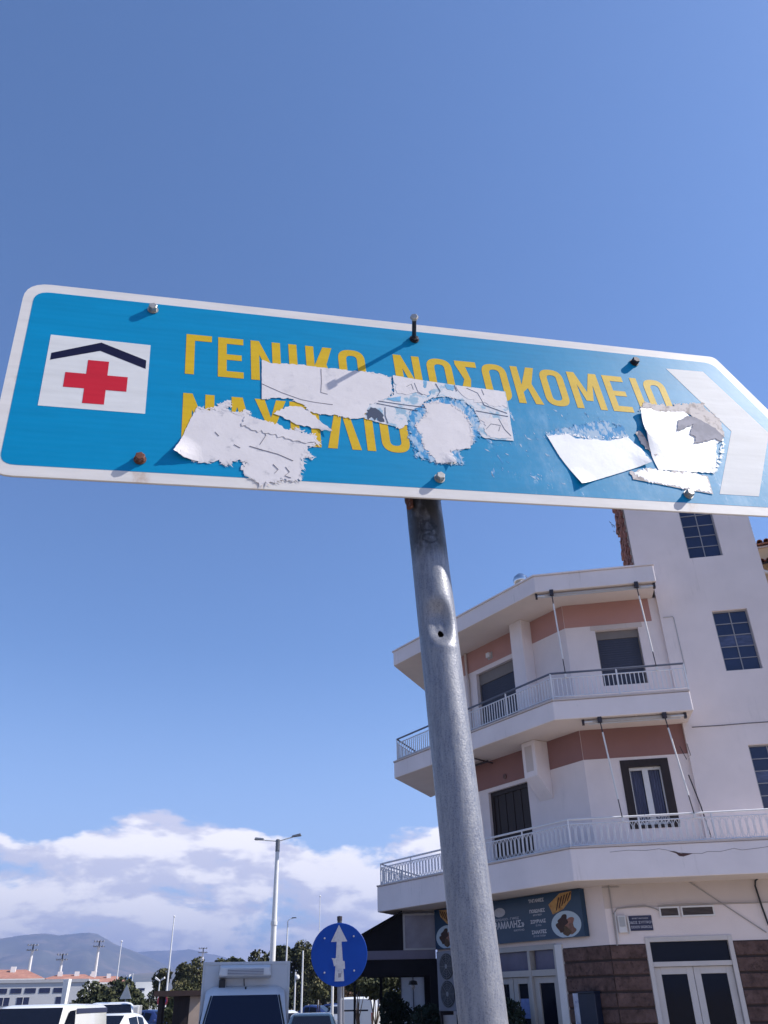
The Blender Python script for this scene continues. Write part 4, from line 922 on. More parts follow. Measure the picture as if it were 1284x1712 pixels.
obj('hose', MB().sweep([(-0.5, -0.08, 2.05), (-0.49, -0.06, 1.95), (-0.48, -0.05, 1.85)], 0.012, 5).sweep([(-0.05, -0.1, 2.22), (-0.03, -0.06, 2.05), (-0.05, -0.05, 1.95)], 0.012, 5), black_m, u)
cst = []
for y, be, ro, k, tp in ((-1.75, 0.72, 0.78, 0.9, 0.9), (-1.65, 0.98, 1.05, 0.97, 0.95), (-1.15, 1.12, 1.17, 1.0, 0.92), (-0.62, 1.2, 1.90, 1.0, 0.76), (-0.45, 1.22, 2.0, 1.0, 0.75), (-0.04, 1.22, 2.08, 1.0, 0.78)):
    w = 0.97 * k
    cst.append((y, [(w * 0.95, 0.3), (w, 0.42), (w, be), (w * (0.55 + 0.45 * tp), max(be + 0.01, ro - 0.09)), (w * tp * 1.02, max(be + 0.02, ro - 0.03)), (w * tp * 0.9, ro)]))
cb = obj('cab', loft(cst), truck_box, T, smooth=True)
nv = V((0, -0.014, 0.012))
a, b = V((0.86, -1.14, 1.175)), V((0.70, -0.635, 1.885))
obj('windscreen', MB().face([a + nv, V((-a.x, a.y, a.z)) + nv, V((-b.x, b.y, b.z)) + nv, b + nv]), mat('windscreen_navy', (0.006, 0.01, 0.03), 0.12, 0, 0.35), cb)
obj('wiper', MB().sweep([(-0.5, -1.16, 1.2), (0.1, -1.06, 1.33)], 0.012, 4).sweep([(0.2, -1.16, 1.2), (0.72, -1.06, 1.33)], 0.012, 4), black_m, cb)
for s in (1, -1):
    obj('pillar_seal', MB().sweep([(s * 0.885, -1.10, 1.22), (s * 0.735, -0.62, 1.89)], 0.018, 5), black_m, cb)
    obj('side_window', MB().face([(s * 0.972, -0.95, 1.22), (s * 0.972, -0.2, 1.25), (s * 0.85, -0.2, 1.92), (s * 0.86, -0.6, 1.82)]), dark_glass, cb)
    obj('mirror', MB().box(s * 1.1 - 0.09, s * 1.1 + 0.09, -0.98, -0.9, 1.0, 1.28), black_m, cb, bevel=0.02)
    obj('headlight', MB().box(s * 0.7 - 0.16, s * 0.7 + 0.16, -1.76, -1.66, 0.72, 0.9), lamp_clear, cb, bevel=0.02)
    wheel(T, s * 0.86, -1.05, 0.34); wheel(T, s * 0.86, 2.6, 0.34)
obj('bumper', MB().box(-0.92, 0.92, -1.82, -1.7, 0.36, 0.62), black_m, T, bevel=0.03)
obj('antenna', MB().sweep([(0, -0.4, 1.99), (0.0, -0.36, 2.05)], 0.02, 6), black_m, cb)

GC = 'cars standing in the car park'
car('parked_car', 'white hatchback behind the white van, red lamps toward us', 'car', (-10.55, 37.0), radians(170), car_white, GC)
car('parked_car', 'dark blue car left of the wooden kiosk, far from the camera', 'car', (-12.6, 50.5), radians(60), car_navy, GC)
car('parked_car', 'navy saloon farther off behind the dark blue car by the kiosk', 'car', (-13.2, 56.5), radians(80), car_navy, GC, hatch=False)
car('parked_car', 'white car nose showing just right of the box truck', 'car', (-4.15, 34.6), radians(20), car_white, GC)
car('parked_car', 'dark green car roof low between box truck and round sign', 'car', (-2.62, 30.2), radians(4), car_dark, GC, H=1.42)
car('parked_car', 'blue saloon above the dark green car, under the trees', 'car', (-5.2, 63.5), radians(75), car_navy, GC, hatch=False)
car('parked_car', 'silver car seen from the front beside the round sign post', 'car', (-3.3, 59.0), radians(10), car_silver, GC)
car('parked_car', 'white hatchback standing far off just right of the round sign', 'car', (-2.35, 76.0), radians(-32), car_white, GC, H=1.56)
car('parked_car', 'blue hatchback far off between silver car and blue saloon', 'car', (-4.6, 78.0), radians(85), car_navy, GC)
car('parked_car', 'small red car far off behind the silver car', 'car', (-3.2, 82.0), radians(60), car_red, GC)
car('parked_car', 'dark hatchback just right of the beige kiosk board, far off', 'car', (-11.0, 62.0), radians(80), car_dark, GC)
car('parked_car', 'silver saloon at the far left edge beyond the white van', 'car', (-17.6, 43.0), radians(40), car_silver, GC, hatch=False)

# small box trailer by the parked vans
t = thing('box_trailer', 'low white box trailer behind the white hatchback', 'trailer', (-13.5, 47.5, 0), radians(12))
tb = obj('box', MB().box(-0.75, 0.75, -1.4, 1.4, 0.5, 1.68), car_white, t, bevel=0.03); obj('door', MB().box(-0.68, 0.68, -1.43, -1.402, 0.56, 1.6), school_w, tb)
wheel(t, -0.66, 0.2, 0.3); wheel(t, 0.66, 0.2, 0.3)
obj('drawbar', MB().sweep([(0, 1.3, 0.45), (0, 2.4, 0.45)], 0.04, 6), dark_steel, t)

# ---------------------------------------------------------------- street furniture
# round blue sign with a white arrow
RS = thing('round_sign', 'round blue road sign with a worn white arrow pointing up', 'sign', (-0.645, 11.0, 0.115), radians(2))
obj('post', MB().sweep([(0.03, 0.05, 0), (0.0, 0.045, 2.52)], 0.028, 12), galv, RS)
obj('side_post', MB().sweep([(0.075, 0.06, 0), (0.045, 0.055, 2.1)], 0.010, 8), galv, RS)
dz = 2.135
disc = obj('disc', MB().lathe([(0.322, 0.0), (0.326, 0.004), (0.322, 0.014)], 64, 'y'), round_blue, RS, Matrix.Translation((0, 0, dz)) @ Matrix.Rotation(radians(-1), 4, 'Y') @ Matrix.Scale(1.03, 4))
def FD(pts, y=-0.0015): return MB().face([(x, y, z) for x, z in pts])
gw = mat('worn_white', (0.46, 0.46, 0.50), 0.6, var=0.1, vscale=20, col2=(0.3, 0.3, 0.36), c2scale=25)
obj('arrow', FD([(-0.055, -0.27), (0.055, -0.27), (0.028, 0.13), (0.095, 0.13), (0.0, 0.305), (-0.095, 0.13), (-0.028, 0.13)]), gw, disc)
obj('sticker', FD([(-0.088, -0.035), (-0.05, -0.04), (-0.03, -0.03), (-0.028, -0.11), (-0.06, -0.12), (-0.075, -0.06)], -0.003), gw, disc); obj('sticker', FD([(-0.02, -0.06), (0.062, -0.07), (0.066, -0.15), (-0.03, -0.14)], -0.0035), gw, disc); obj('sticker', FD([(-0.014, -0.19), (0.02, -0.19), (0.02, -0.23), (-0.012, -0.235)], -0.0032), mat('dark_sticker', (0.2, 0.2, 0.25), 0.7), disc)
for x, z in ((-0.17, 0.17), (0.17, 0.18), (-0.17, -0.18), (0.17, -0.17)): obj('rivet', MB().lathe([(0.011, 0), (0.008, -0.008)], 10, 'y'), alu, disc, Matrix.Translation((x, 0, z)))
obj('clamp', MB().box(-0.035, 0.035, 0.005, 0.08, 2.40, 2.43).box(-0.035, 0.035, 0.005, 0.08, 1.87, 1.90), alu, RS)
obj('post_cap', MB().lathe([(0.031, 2.50), (0.031, 2.545), (0.01, 2.55)], 12), dark_steel, RS, Matrix.Translation((0.0, 0.045, 0)))

lamp_grey = mat('lamp_grey', (0.74, 0.73, 0.72), 0.45, 0.1, 0.5, var=0.06, vscale=2)
luminaire = mat('luminaire', (0.15, 0.16, 0.18), 0.4, 0.2)
t = thing('street_lamp', 'tall white double armed street lamp behind the box truck', 'street lamp', (-5.2, 39.7, 0))
obj('pole', MB().sweep([(0, 0, 0), (0, 0, 4), (0, 0, 8.05)], [0.15, 0.125, 0.085], 14), lamp_grey, t, smooth=True)
obj('collar', MB().lathe([(0.10, 7.6), (0.10, 8.1), (0.06, 8.14)], 12), luminaire, t); obj('band', MB().lathe([(0.145, 4.6), (0.145, 4.75)], 14), lamp_grey, t)
for s, zt in ((-1, 0.10), (1, 0.24)):
    ar = obj('arm', MB().sweep([(0, 0, 8.05), (s * 0.55, -0.03, 8.05 + zt * 0.55), (s * 0.72, -0.04, 8.05 + zt * 0.75)], 0.03, 8), lamp_grey, t)
    obj('lamp_head', MB().hexa([(s * 0.62, -0.12, 8.03 + zt * 0.7), (s * 1.08, -0.15, 8.02 + zt), (s * 1.08, 0.10, 8.02 + zt), (s * 0.62, 0.06, 8.03 + zt * 0.7), (s * 0.66, -0.08, 8.12 + zt * 0.7), (s * 1.04, -0.10, 8.13 + zt), (s * 1.04, 0.06, 8.13 + zt), (s * 0.66, 0.03, 8.12 + zt * 0.7)]), luminaire, ar, bevel=0.02)
t = thing('street_lamp', 'thin single armed street lamp seen above the truck corner', 'street lamp', (-8.05, 69.5, 0))
obj('pole', MB().sweep([(0, 0, 0), (0, 0, 6.95)], [0.09, 0.05], 8), lamp_grey, t); ar = obj('arm', MB().sweep([(0, 0, 6.95), (0.12, 0, 7.1), (0.42, 0, 7.17)], 0.03, 6), lamp_grey, t); obj('lamp_head', MB().box(0.3, 0.65, -0.08, 0.08, 7.15, 7.22), luminaire, ar)
t = thing('street_lamp', 'low lamp post with a globe in front of the far trees', 'street lamp', (-6.28, 59.6, 0))
obj('pole', MB().sweep([(0, 0, 0), (0, 0, 3.3)], 0.05, 8), lamp_grey, t); obj('globe', MB().lathe([(0.03, 2.85), (0.14, 2.93), (0.15, 3.02), (0.1, 3.12), (0.02, 3.15)], 12, 'z', (0.12, 0, 0)), white_paint, t, smooth=True)
t = thing('street_lamp', 'short lamp post with two white heads before the pines', 'street lamp', (-16.8, 67.0, 0))
obj('pole', MB().sweep([(0, 0, 0), (0, 0, 3.1)], 0.045, 8), lamp_grey, t)
for s in (-1, 1): obj('lamp_head', MB().hexa([(s * 0.03, -0.1, 3.08), (s * 0.34, -0.12, 3.24), (s * 0.34, 0.12, 3.24), (s * 0.03, 0.1, 3.08), (s * 0.03, -0.1, 3.15), (s * 0.32, -0.1, 3.36), (s * 0.32, 0.1, 3.36), (s * 0.03, 0.1, 3.15)]), white_paint, t)
def pole(name, label, cat, loc, h, r0, r1, m=None, group=None):
    t = thing(name, label, cat, (loc[0], loc[1], 0), 0, group); obj('shaft', MB().sweep([(0, 0, 0), (0, 0, h)], [r0, r1], 8), m or lamp_grey, t); obj('base_plate', MB().box(-r0 * 2, r0 * 2, -r0 * 2, r0 * 2, 0, 0.05), dark_steel, t); return t
def finial(t, h): obj('finial', MB().lathe([(0.02, 0), (0.07, 0.05), (0.07, 0.1), (0.02, 0.15)], 8, 'z', (0, 0, h)), lamp_grey, t)
finial(pole('flagpole', 'tall bare flagpole standing before the dark pines', 'flagpole', (-16.48, 68.0), 7.25, 0.085, 0.04), 7.25)
finial(pole('flagpole', 'thin bare flagpole behind the round bushes at left', 'flagpole', (-19.95, 67.1), 5.6, 0.06, 0.03), 5.6)
finial(pole('flagpole', 'very thin flagpole rising beside the round blue sign', 'flagpole', (-6.03, 74.8), 9.1, 0.05, 0.025), 9.1)
pole('utility_pole', 'pale pole standing before the trees beside the round sign', 'pole', (-5.85, 59.7), 4.5, 0.07, 0.05)
t = pole('utility_pole', 'white post partly hidden behind the round blue sign', 'pole', (-2.75, 42.0), 2.95, 0.06, 0.06, white_paint)
# stadium floodlight masts
mast_m = mat('mast_pale', (0.72, 0.68, 0.67), 0.6)
def mast(label, x, y, h, r=0.45):
    t = thing('floodlight_mast', label, 'floodlight', (x, y, 0), 0, 'stadium floodlight masts')
    obj('shaft', MB().sweep([(0, 0, 0), (0, 0, h)], [r, r * 0.6], 8), mast_m, t)
    hd = obj('lamp_frame', MB().box(-1.3, 1.3, -0.1, 0.1, h - 0.12, h).box(-1.0, 1.0, -0.1, 0.1, h + 0.85, h + 0.95).box(-0.12, 0.12, -0.1, 0.1, h, h + 1.1), dark_steel, t)
    for i in range(4):
        for j in range(2): obj('floodlight', MB().box(-1.2 + i * 0.68, -0.9 + i * 0.68, -0.4, -0.1, h - 0.2 + j, h + 0.15 + j), mat('floodlight_grey', (0.3, 0.3, 0.33), 0.4), hd)
mast('leftmost floodlight mast, rising behind the red tiled roofs', -80.6, 204.7, 12.3); mast('second floodlight mast from the left, shorter, above red roofs', -74.45, 207.0, 10.4); mast('tallest floodlight mast, left of the round bushes', -67.35, 209.4, 13.0); mast('floodlight mast just behind the top left corner of the truck', -52.7, 254.6, 13.4)
# white pylon, triangular sign, flag
t = thing('sign_pylon', 'white wedge shaped sign pylon standing behind the white van', 'sign', (-19.82, 56.6, 0))
obj('blade', MB().hexa([(-0.06, -0.2, 0), (0.06, -0.2, 0), (0.06, 0.2, 0), (-0.06, 0.2, 0), (-0.17, -0.25, 3.1), (0.17, -0.25, 3.1), (0.17, 0.25, 3.1), (-0.17, 0.25, 3.1)]), white_wall, t, bevel=0.01); obj('foot', MB().box(-0.3, 0.3, -0.4, 0.4, 0, 0.12), paving, t)
t = thing('triangle_sign', 'grey back of a triangular road sign beside the bushes', 'sign', (-15.06, 52.8, 0))
obj('post', MB().sweep([(0, 0, 0), (0, 0, 2.72)], 0.03, 8), galv, t); obj('plate', MB().hexa([(-0.33, -0.03, 1.98), (0.33, -0.03, 1.98), (0.33, -0.01, 1.98), (-0.33, -0.01, 1.98), (-0.03, -0.03, 2.64), (0.03, -0.03, 2.64), (0.03, -0.01, 2.64), (-0.03, -0.01, 2.64)]), mat('sign_back', (0.55, 0.55, 0.52), 0.5, var=0.1), t)
t = thing('flag', 'small blue and white flag flying above the triangular sign', 'flag', (-20.2, 72.0, 0))
obj('pole', MB().sweep([(0, 0, 0), (0, 0, 3.75)], 0.03, 6), lamp_grey, t)
fl = MB(); n = 8
for k, mm in enumerate((white_wall, mat('flag_blue', (0.10, 0.30, 0.62), 0.8), white_wall)):
    fm = MB()
    for i in range(n):
        x0, x1 = -0.02 - 0.5 * i / n, -0.02 - 0.5 * (i + 1) / n; y0, y1 = 0.06 * sin(i * 1.1), 0.06 * sin((i + 1) * 1.1); z0 = 3.2 + k * 0.17
        fm.face([(x0, y0, z0 - 0.1 * i / n), (x1, y1, z0 - 0.1 * (i + 1) / n), (x1, y1, z0 + 0.168 - 0.1 * (i + 1) / n), (x0, y0, z0 + 0.168 - 0.1 * i / n)])
    obj('stripe', fm, mm, t)
t = thing('no_parking_sign', 'small red and blue round sign left of the kiosk', 'sign', (-10.8, 44.0, 0))
obj('post', MB().sweep([(0, 0, 0), (0, 0, 2.1)], 0.025, 8), galv, t); dd = obj('disc', MB().lathe([(0.25, -0.03), (0.25, -0.045)], 24, 'y', (0, 0, 1.85)), mat('sign_red2', (0.35, 0.03, 0.05), 0.5), t); obj('centre', MB().lathe([(0.17, -0.046), (0.17, -0.048)], 24, 'y', (0, 0, 1.85)), round_blue, dd)

# kiosk of dark timber
K = thing('kiosk', 'dark timber kiosk with a beige board left of the truck', 'kiosk', (-7.3, 32.6, 0), radians(11))
timber = mat('dark_timber', (0.022, 0.014, 0.015), 0.8, var=0.3, vscale=3, stretch=(3, 3, 0.6))
obj('roof', MB().box(-0.95, 0.75, -0.9, 1.4, 1.96, 2.12), mat('kiosk_roof', (0.04, 0.022, 0.02), 0.8, var=0.25), K)
for x, y in ((-0.78, -0.7), (-0.78, 1.2)): obj('post', MB().box(x, x + 0.13, y, y + 0.13, 0, 1.958), timber, K)
for k in range(4): obj('board', MB().box(-0.28 + k * 0.131, -0.155 + k * 0.131, -0.62, -0.58, 0, 1.955), timber, K)
obj('side_wall', MB().box(-0.28, 0.74, -0.575, 1.3, 0, 1.955), timber, K); obj('counter', MB().box(-0.35, 0.74, -0.8, -0.625, 1.0, 1.06), timber, K)
obj('beige_board', MB().box(0.25, 0.74, -0.63, -0.58, 0.05, 1.95), mat('beige_panel', (0.48, 0.37, 0.30), 0.8, var=0.07), K)

# ---------------------------------------------------------------- far buildings
SC_ = thing('school_building', 'long low grey building with a slot window row at far left', 'building', (-38, 86, 0), radians(15.5))
sw_ = obj('wall', MB().box(-8, 9.3, 0, 9, 0, 3.55), school_w, SC_)
obj('parapet', MB().box(-8.1, 9.4, -0.1, 9.1, 3.552, 3.82), mat('parapet_grey', (0.42, 0.42, 0.44), 0.9, var=0.08), SC_)
for i in range(12): obj('window', MB().box(-7.4 + i * 1.25, -6.45 + i * 1.25, -0.03, 0.02, 2.72, 3.12), stair_glass, SC_)
for i in range(9):
    if i in (3, 7): continue
    wv_ = obj('window', MB().box(-6.9 + i * 1.7, -5.85 + i * 1.7, -0.03, 0.02, 1.75, 2.4), stair_glass, SC_); obj('frame', MB().box(-6.9 + i * 1.7, -5.85 + i * 1.7, -0.045, -0.032, 2.4, 2.46).box(-6.4 + i * 1.7, -6.35 + i * 1.7, -0.045, -0.032, 1.75, 2.4), white_paint, wv_)
red_roof = mat('red_tiles', (0.31, 0.145, 0.11), 0.9, var=0.2, vscale=1.2, col2=(0.40, 0.20, 0.14), c2scale=0.8)
def house(label, x, y, w, d, eave, rise, chim=2, rz=0.3):
    t = thing('tiled_house', label, 'house', (x, y, 0), rz, 'red roofed houses beyond the car park')
    obj('wall', MB().box(-w / 2, w / 2, -d / 2, d / 2, 0, eave), white_wall, t)
    e = 0.4; rf = obj('roof', MB().hexa([(-w / 2 - e, -d / 2 - e, eave), (w / 2 + e, -d / 2 - e, eave), (w / 2 + e, d / 2 + e, eave), (-w / 2 - e, d / 2 + e, eave), (-w / 4, -0.1, eave + rise), (w / 4, -0.1, eave + rise), (w / 4, 0.1, eave + rise), (-w / 4, 0.1, eave + rise)]), red_roof, t)
    obj('eave', MB().box(-w / 2 - e, w / 2 + e, -d / 2 - e - 0.02, -d / 2 - e + 0.1, eave - 0.3, eave - 0.01), white_wall, rf)
    for i in range(chim): obj('chimney', MB().box(-w / 4 + i * w / 3.2, -w / 4 + i * w / 3.2 + 0.7, -1.6, -0.9, eave + 0.2, eave + rise + 0.35), white_wall, rf)
    for i in range(3): obj('window', MB().box(-w / 2 + 1 + i * w / 3.3, -w / 2 + 2.2 + i * w / 3.3, -d / 2 - 0.03, -d / 2, eave - 1.9, eave - 0.6), stair_glass, t)
house('wide red tiled house at the far left edge above the grey building', -58.5, 140, 11, 9, 5.1, 1.3, 2); house('red tiled house right of the leftmost floodlight mast', -51.0, 147, 8, 8, 5.0, 0.8, 3); house('farthest red tiled house, left of the round bushes', -51.5, 165, 9, 8, 4.9, 1.0, 2)
house('red tiled house hidden mostly by the wide one at far left', -68, 150, 12, 9, 5.2, 1.3, 2)
WB = thing('white_building', 'bright white stepped building between bushes and pines', 'building', (-23.3, 88, 0), radians(14))
obj('wall', MB().box(-1.0, 0.85, 0, 6, 0, 3.45), white_wall, WB); obj('side_block', MB().box(0.852, 1.7, -0.3, 5, 0, 2.75), white_wall, WB); obj('porch', MB().box(-0.3, 1.2, -1.6, -0.31, 0, 2.1), white_wall, WB); obj('window', MB().box(-0.7, -0.1, -0.03, -0.001, 2.75, 2.95), stair_glass, WB)

# ---------------------------------------------------------------- trees
def leaf_cloud(rnd, lobes, n, size, flat=0.55):
    mb = MB()
    for _ in range(n):
        c, r = rnd.choice(lobes)
        while True:
            d = V((rnd.uniform(-1, 1), rnd.uniform(-1, 1), rnd.uniform(-1, 1)))
            if 0.05 < d.length < 1: break
        d = d.normalized() * d.length ** 0.5
        p = V(c) + V((d.x * r[0], d.y * r[1], d.z * r[2]))
        if noise.noise(p * 1.7) < -0.34: continue
        s = size * rnd.uniform(0.6, 1.35)
        a = V((rnd.uniform(-1, 1), rnd.uniform(-1, 1), rnd.uniform(-1, 1))).normalized(); b = a.cross(V((rnd.uniform(-1, 1), rnd.uniform(-1, 1), rnd.uniform(-1, 1)))).normalized()
        mb.face([p - a * s * 0.5, p + b * s * 0.34, p + a * s * 0.5, p - b * s * 0.34])
    return mb
def tree(name, label, x, y, h, r, leaf, n=1500, size=0.22, trunk=0.3, lobes=7, group=None, seed=0, tall=1.0, low=0.35):
    rnd = random.Random(seed + int(x * 31) + int(y * 17)); t = thing(name, label, 'tree' if h > 2.6 else 'shrub', (x, y, 0), 0, group)
    L = []
    for i in range(lobes):
        a = rnd.uniform(0, 2 * pi); q = rnd.uniform(0.1, 0.62) * r; z = h * rnd.uniform(low, 0.86)
        s = r * rnd.uniform(0.46, 0.7) * (1.15 - 0.45 * z / h); L.append(((q * cos(a), q * sin(a), min(z, h - s * 0.8 * tall)), (s, s, s * 0.8 * tall)))
    L.append(((0, 0, h - r * 0.4 * tall), (r * 0.42, r * 0.42, r * 0.4 * tall)))
    tr = MB().sweep([(0, 0, 0), (0.06 * h * rnd.uniform(-1, 1), 0.03 * h * rnd.uniform(-1, 1), h * 0.35), (0, 0, h * 0.8)], [trunk, trunk * 0.7, trunk * 0.2], 8)
    for c, s in L[:5]: tr.sweep([(0, 0, h * 0.3), (c[0] * 0.5, c[1] * 0.5, (c[2] + h * 0.3) / 2), c], [trunk * 0.4, trunk * 0.25, trunk * 0.08], 5)
    obj('trunk', tr, bark, t)
    obj('crown', leaf_cloud(rnd, L, int(n * 2.6), size * 0.95), leaf, t)
    return t
tree('round_bush', 'tall round dark bush left of the triangular sign', -18.6, 57.6, 3.0, 1.9, leaf_dark, 1900, 0.24, 0.14, 8, 'bushes by the triangular sign', 1, low=0.2); tree('round_bush', 'wider round bush directly behind the triangular sign', -16.9, 58.2, 3.2, 2.0, leaf_dark, 2100, 0.24, 0.14, 9, 'bushes by the triangular sign', 2, low=0.2); tree('round_bush', 'low bush right of the triangular sign', -15.75, 57.5, 2.0, 1.0, leaf_dark, 1100, 0.22, 0.1, 6, 'bushes by the triangular sign', 3, low=0.2)
G2 = 'pines left of the box truck'
tree('pine_tree', 'small rounded pine, leftmost of the pines beside the flagpole', -18.1, 73.0, 4.1, 1.15, leaf_pine, 1000, 0.22, 0.14, 6, G2, 4, 1.3); tree('pine_tree', 'dark pine just right of the bare flagpole', -16.55, 73.6, 4.5, 1.5, leaf_pine, 1500, 0.22, 0.16, 7, G2, 5, 1.4, 0.25); tree('pine_tree', 'tallest dark pine left of the truck', -15.3, 72.6, 4.8, 1.6, leaf_pine, 1700, 0.22, 0.16, 8, G2, 6, 1.5, 0.25); tree('pine_tree', 'dark pine partly behind the truck box', -13.8, 73.4, 4.75, 1.6, leaf_pine, 1700, 0.22, 0.16, 8, G2, 7, 1.5, 0.25)
tree('olive_tree', 'olive toned tree above the kiosk roof', -10.4, 46.0, 2.75, 1.1, leaf_olive, 1000, 0.2, 0.12, 7, None, 8); tree('olive_tree', 'small olive tree beside the kiosk post', -9.0, 42.0, 2.3, 0.7, leaf_olive, 600, 0.18, 0.1, 6, None, 9)
G3 = 'tall trees beyond the truck'
for i, (x, y, h, r, lab) in enumerate(((-14.6, 84, 5.2, 2.0, 'leftmost tall tree behind the truck box'), (-12.4, 84.6, 5.8, 2.3, 'tree left of the white double lamp pole'), (-10.2, 83.8, 6.1, 2.3, 'tree right of the white double lamp pole'), (-8.3, 84.5, 6.5, 2.2, 'tallest tree right of the truck box'), (-6.6, 86, 5.6, 2.1, 'tree between the truck and the round sign'), (-4.6, 88, 5.0, 2.2, 'tree directly behind the round sign'), (-2.6, 87, 4.6, 2.1, 'rightmost tall tree left of the veranda'))):
    tree('bushy_tree', lab, x, y, h, r, leaf_pine if i % 2 else leaf_dark, 2300, 0.30, 0.2, 9, G3, 20 + i, 1.1, 0.22)
tree('shrub', 'olive green shrub left of the round sign post', -4.0, 50.0, 2.75, 0.75, leaf_olive, 800, 0.17, 0.05, 7, None, 31, 0.9, 0.72); tree('shrub', 'reddish leaved shrub behind the round sign post', -2.85, 50.5, 2.6, 0.7, leaf_reddish, 800, 0.17, 0.05, 7, None, 32, 0.9, 0.72)
G4 = 'dark trees beside the veranda'
for i, (x, y, h, r, lab) in enumerate(((-1.45, 37, 2.75, 0.6, 'small dark tree nearest the white hatchback'), (-0.7, 35.5, 2.75, 0.8, 'dark tree under the left end of the veranda'), (0.2, 36.5, 2.9, 0.9, 'dark tree behind the veranda screens'))):
    tree('dark_tree', lab, x, y, h, r, leaf_dark, 1300, 0.15, 0.06, 8, G4, 40 + i, 0.8, (0.80, 0.72, 0.5)[i])
t = thing('planter_hedge', 'dark clipped hedge in a black planter under the veranda edge', 'hedge', (0.12, 25.2, 0))
obj('planter', MB().box(-0.5, 0.28, -0.25, 0.25, 0.1, 0.6), fabric_blk, t, bevel=0.01); obj('foliage', leaf_cloud(random.Random(5), [((-0.1, 0, 1.0), (0.42, 0.3, 0.7)), ((-0.2, 0, 1.5), (0.3, 0.28, 0.45)), ((0.1, 0, 1.25), (0.3, 0.28, 0.5))], 1800, 0.11), leaf_plant, t)
def pot_plant(label, p, h, r, seed):
    t = thing('potted_plant', label, 'plant', (p.x, p.y, 0.115), 0, 'potted plants by the shop front'); rnd = random.Random(seed)
    obj('pot', MB().lathe([(0.17, 0), (0.23, 0.4), (0.25, 0.42), (0.21, 0.4)], 18), mat('terracotta', (0.22, 0.10, 0.07), 0.9, var=0.15), t)
    st = MB()
    for k in range(6): st.sweep([(0, 0, 0.36), (r * 0.5 * cos(k * 1.05), r * 0.5 * sin(k * 1.05), h * 0.6), (r * 0.8 * cos(k * 1.05), r * 0.8 * sin(k * 1.05), h * 0.9)], [0.018, 0.012, 0.005], 5)
    obj('stem', st, bark, t); obj('foliage', leaf_cloud(rnd, [((0, 0, h * 0.62), (r, r, h * 0.34)), ((0.1, -0.1, h * 0.8), (r * 0.7, r * 0.7, h * 0.2)), ((-0.15, 0.1, h * 0.72), (r * 0.7, r * 0.7, h * 0.25))], 1900, 0.10), leaf_plant, t)
pot_plant('dark bushy potted plant before the shop front, right of the pole', C0 + FL(2.55, 0.75, 0), 1.62, 0.50, 1); pot_plant('smaller dark potted plant close beside the metal sign pole', C0 + FL(3.25, 0.9, 0), 1.45, 0.36, 2); pot_plant('dark potted plant between air conditioner and veranda post', C0 + FL(5.9, 0.3, 0), 1.55, 0.35, 3)

# ---------------------------------------------------------------- the direction sign
sr = V((0.96598116, 0.24863603, 0.07113738)); su = V((-0.09196493, 0.07316698, 0.99307051)); sn = sr.cross(su)
sn = -sn if sn.y > 0 else sn
P0 = V((0.06813993, 1.13330505, 0.69622158 + EYE))
pb = V((0.1918, 1.0840, 0.1)); pt = V((0.0499, 1.2279, 2.93))        # pole foot and head
DS = thing('direction_sign', 'worn blue hospital direction sign with yellow Greek lettering on a leaning grey pole', 'sign', pb)
pd = (pt - pb)
# pole tube, with a dent and a drilled hole
def pole_mesh():
    R_ = 0.0305; seg = 112; L = pd.length; ax = pd.normalized(); view = V((0.02, -1, 0)); view = (view - ax * view.dot(ax)).normalized(); side = ax.cross(view).normalized()
    if side.x < 0: side = -side
    hs = []; s = 0.0; zh = (2.284 - pb.z) / ax.z
    while s < L:
        hs.append(s); s += 0.0016 if abs(s - zh) < 0.085 else 0.03
    hs.append(L); mb = MB(); keep = []
    th0 = HOLE_T
    for i, s in enumerate(hs):
        for k in range(seg):
            t = 2 * pi * k / seg; q = (t - th0 + pi) % (2 * pi) - pi; arc = q * R_; dz = s - zh
            d1 = math.exp(-((arc / 0.0225) ** 2 + ((dz - 0.014) / (0.034 if dz > 0.014 else 0.030)) ** 2) ** 1.7) * 0.0125
            d2 = math.exp(-(arc / 0.024) ** 2 - ((dz + 0.026) / 0.009) ** 2) * -0.0014
            r = R_ - d1 - d2 + noise.noise(V((arc * 40, s * 14, 0))) * 0.0004
            mb.v.append(tuple(ax * s + (view * cos(t) + side * sin(t)) * r))
    for i in range(len(hs) - 1):
        for k in range(seg):
            t = 2 * pi * (k + 0.5) / seg; q = (t - th0 + pi) % (2 * pi) - pi; dz = (hs[i] + hs[i + 1]) / 2 - zh
            if math.hypot(q * R_, dz + 0.004) < 0.0066: continue
            a = i * seg + k; b = i * seg + (k + 1) % seg; mb.f.append((a, b, b + seg, a + seg))
    n = len(hs) - 1; mb.f.append(tuple(n * seg + k for k in range(seg)))
    return mb
HOLE_T = 0.05
pl_ = obj('pole', pole_mesh(), galv_sign, DS, smooth=False)
for p in pl_.data.polygons: p.use_smooth = True
obj('footing', MB().lathe([(0.10, 0.0), (0.10, 0.03), (0.05, 0.045)], 20), paving, DS)
SM = Matrix(((sr.x, su.x, sn.x, P0.x - pb.x), (sr.y, su.y, sn.y, P0.y - pb.y), (sr.z, su.z, sn.z, P0.z - pb.z), (0, 0, 0, 1)))
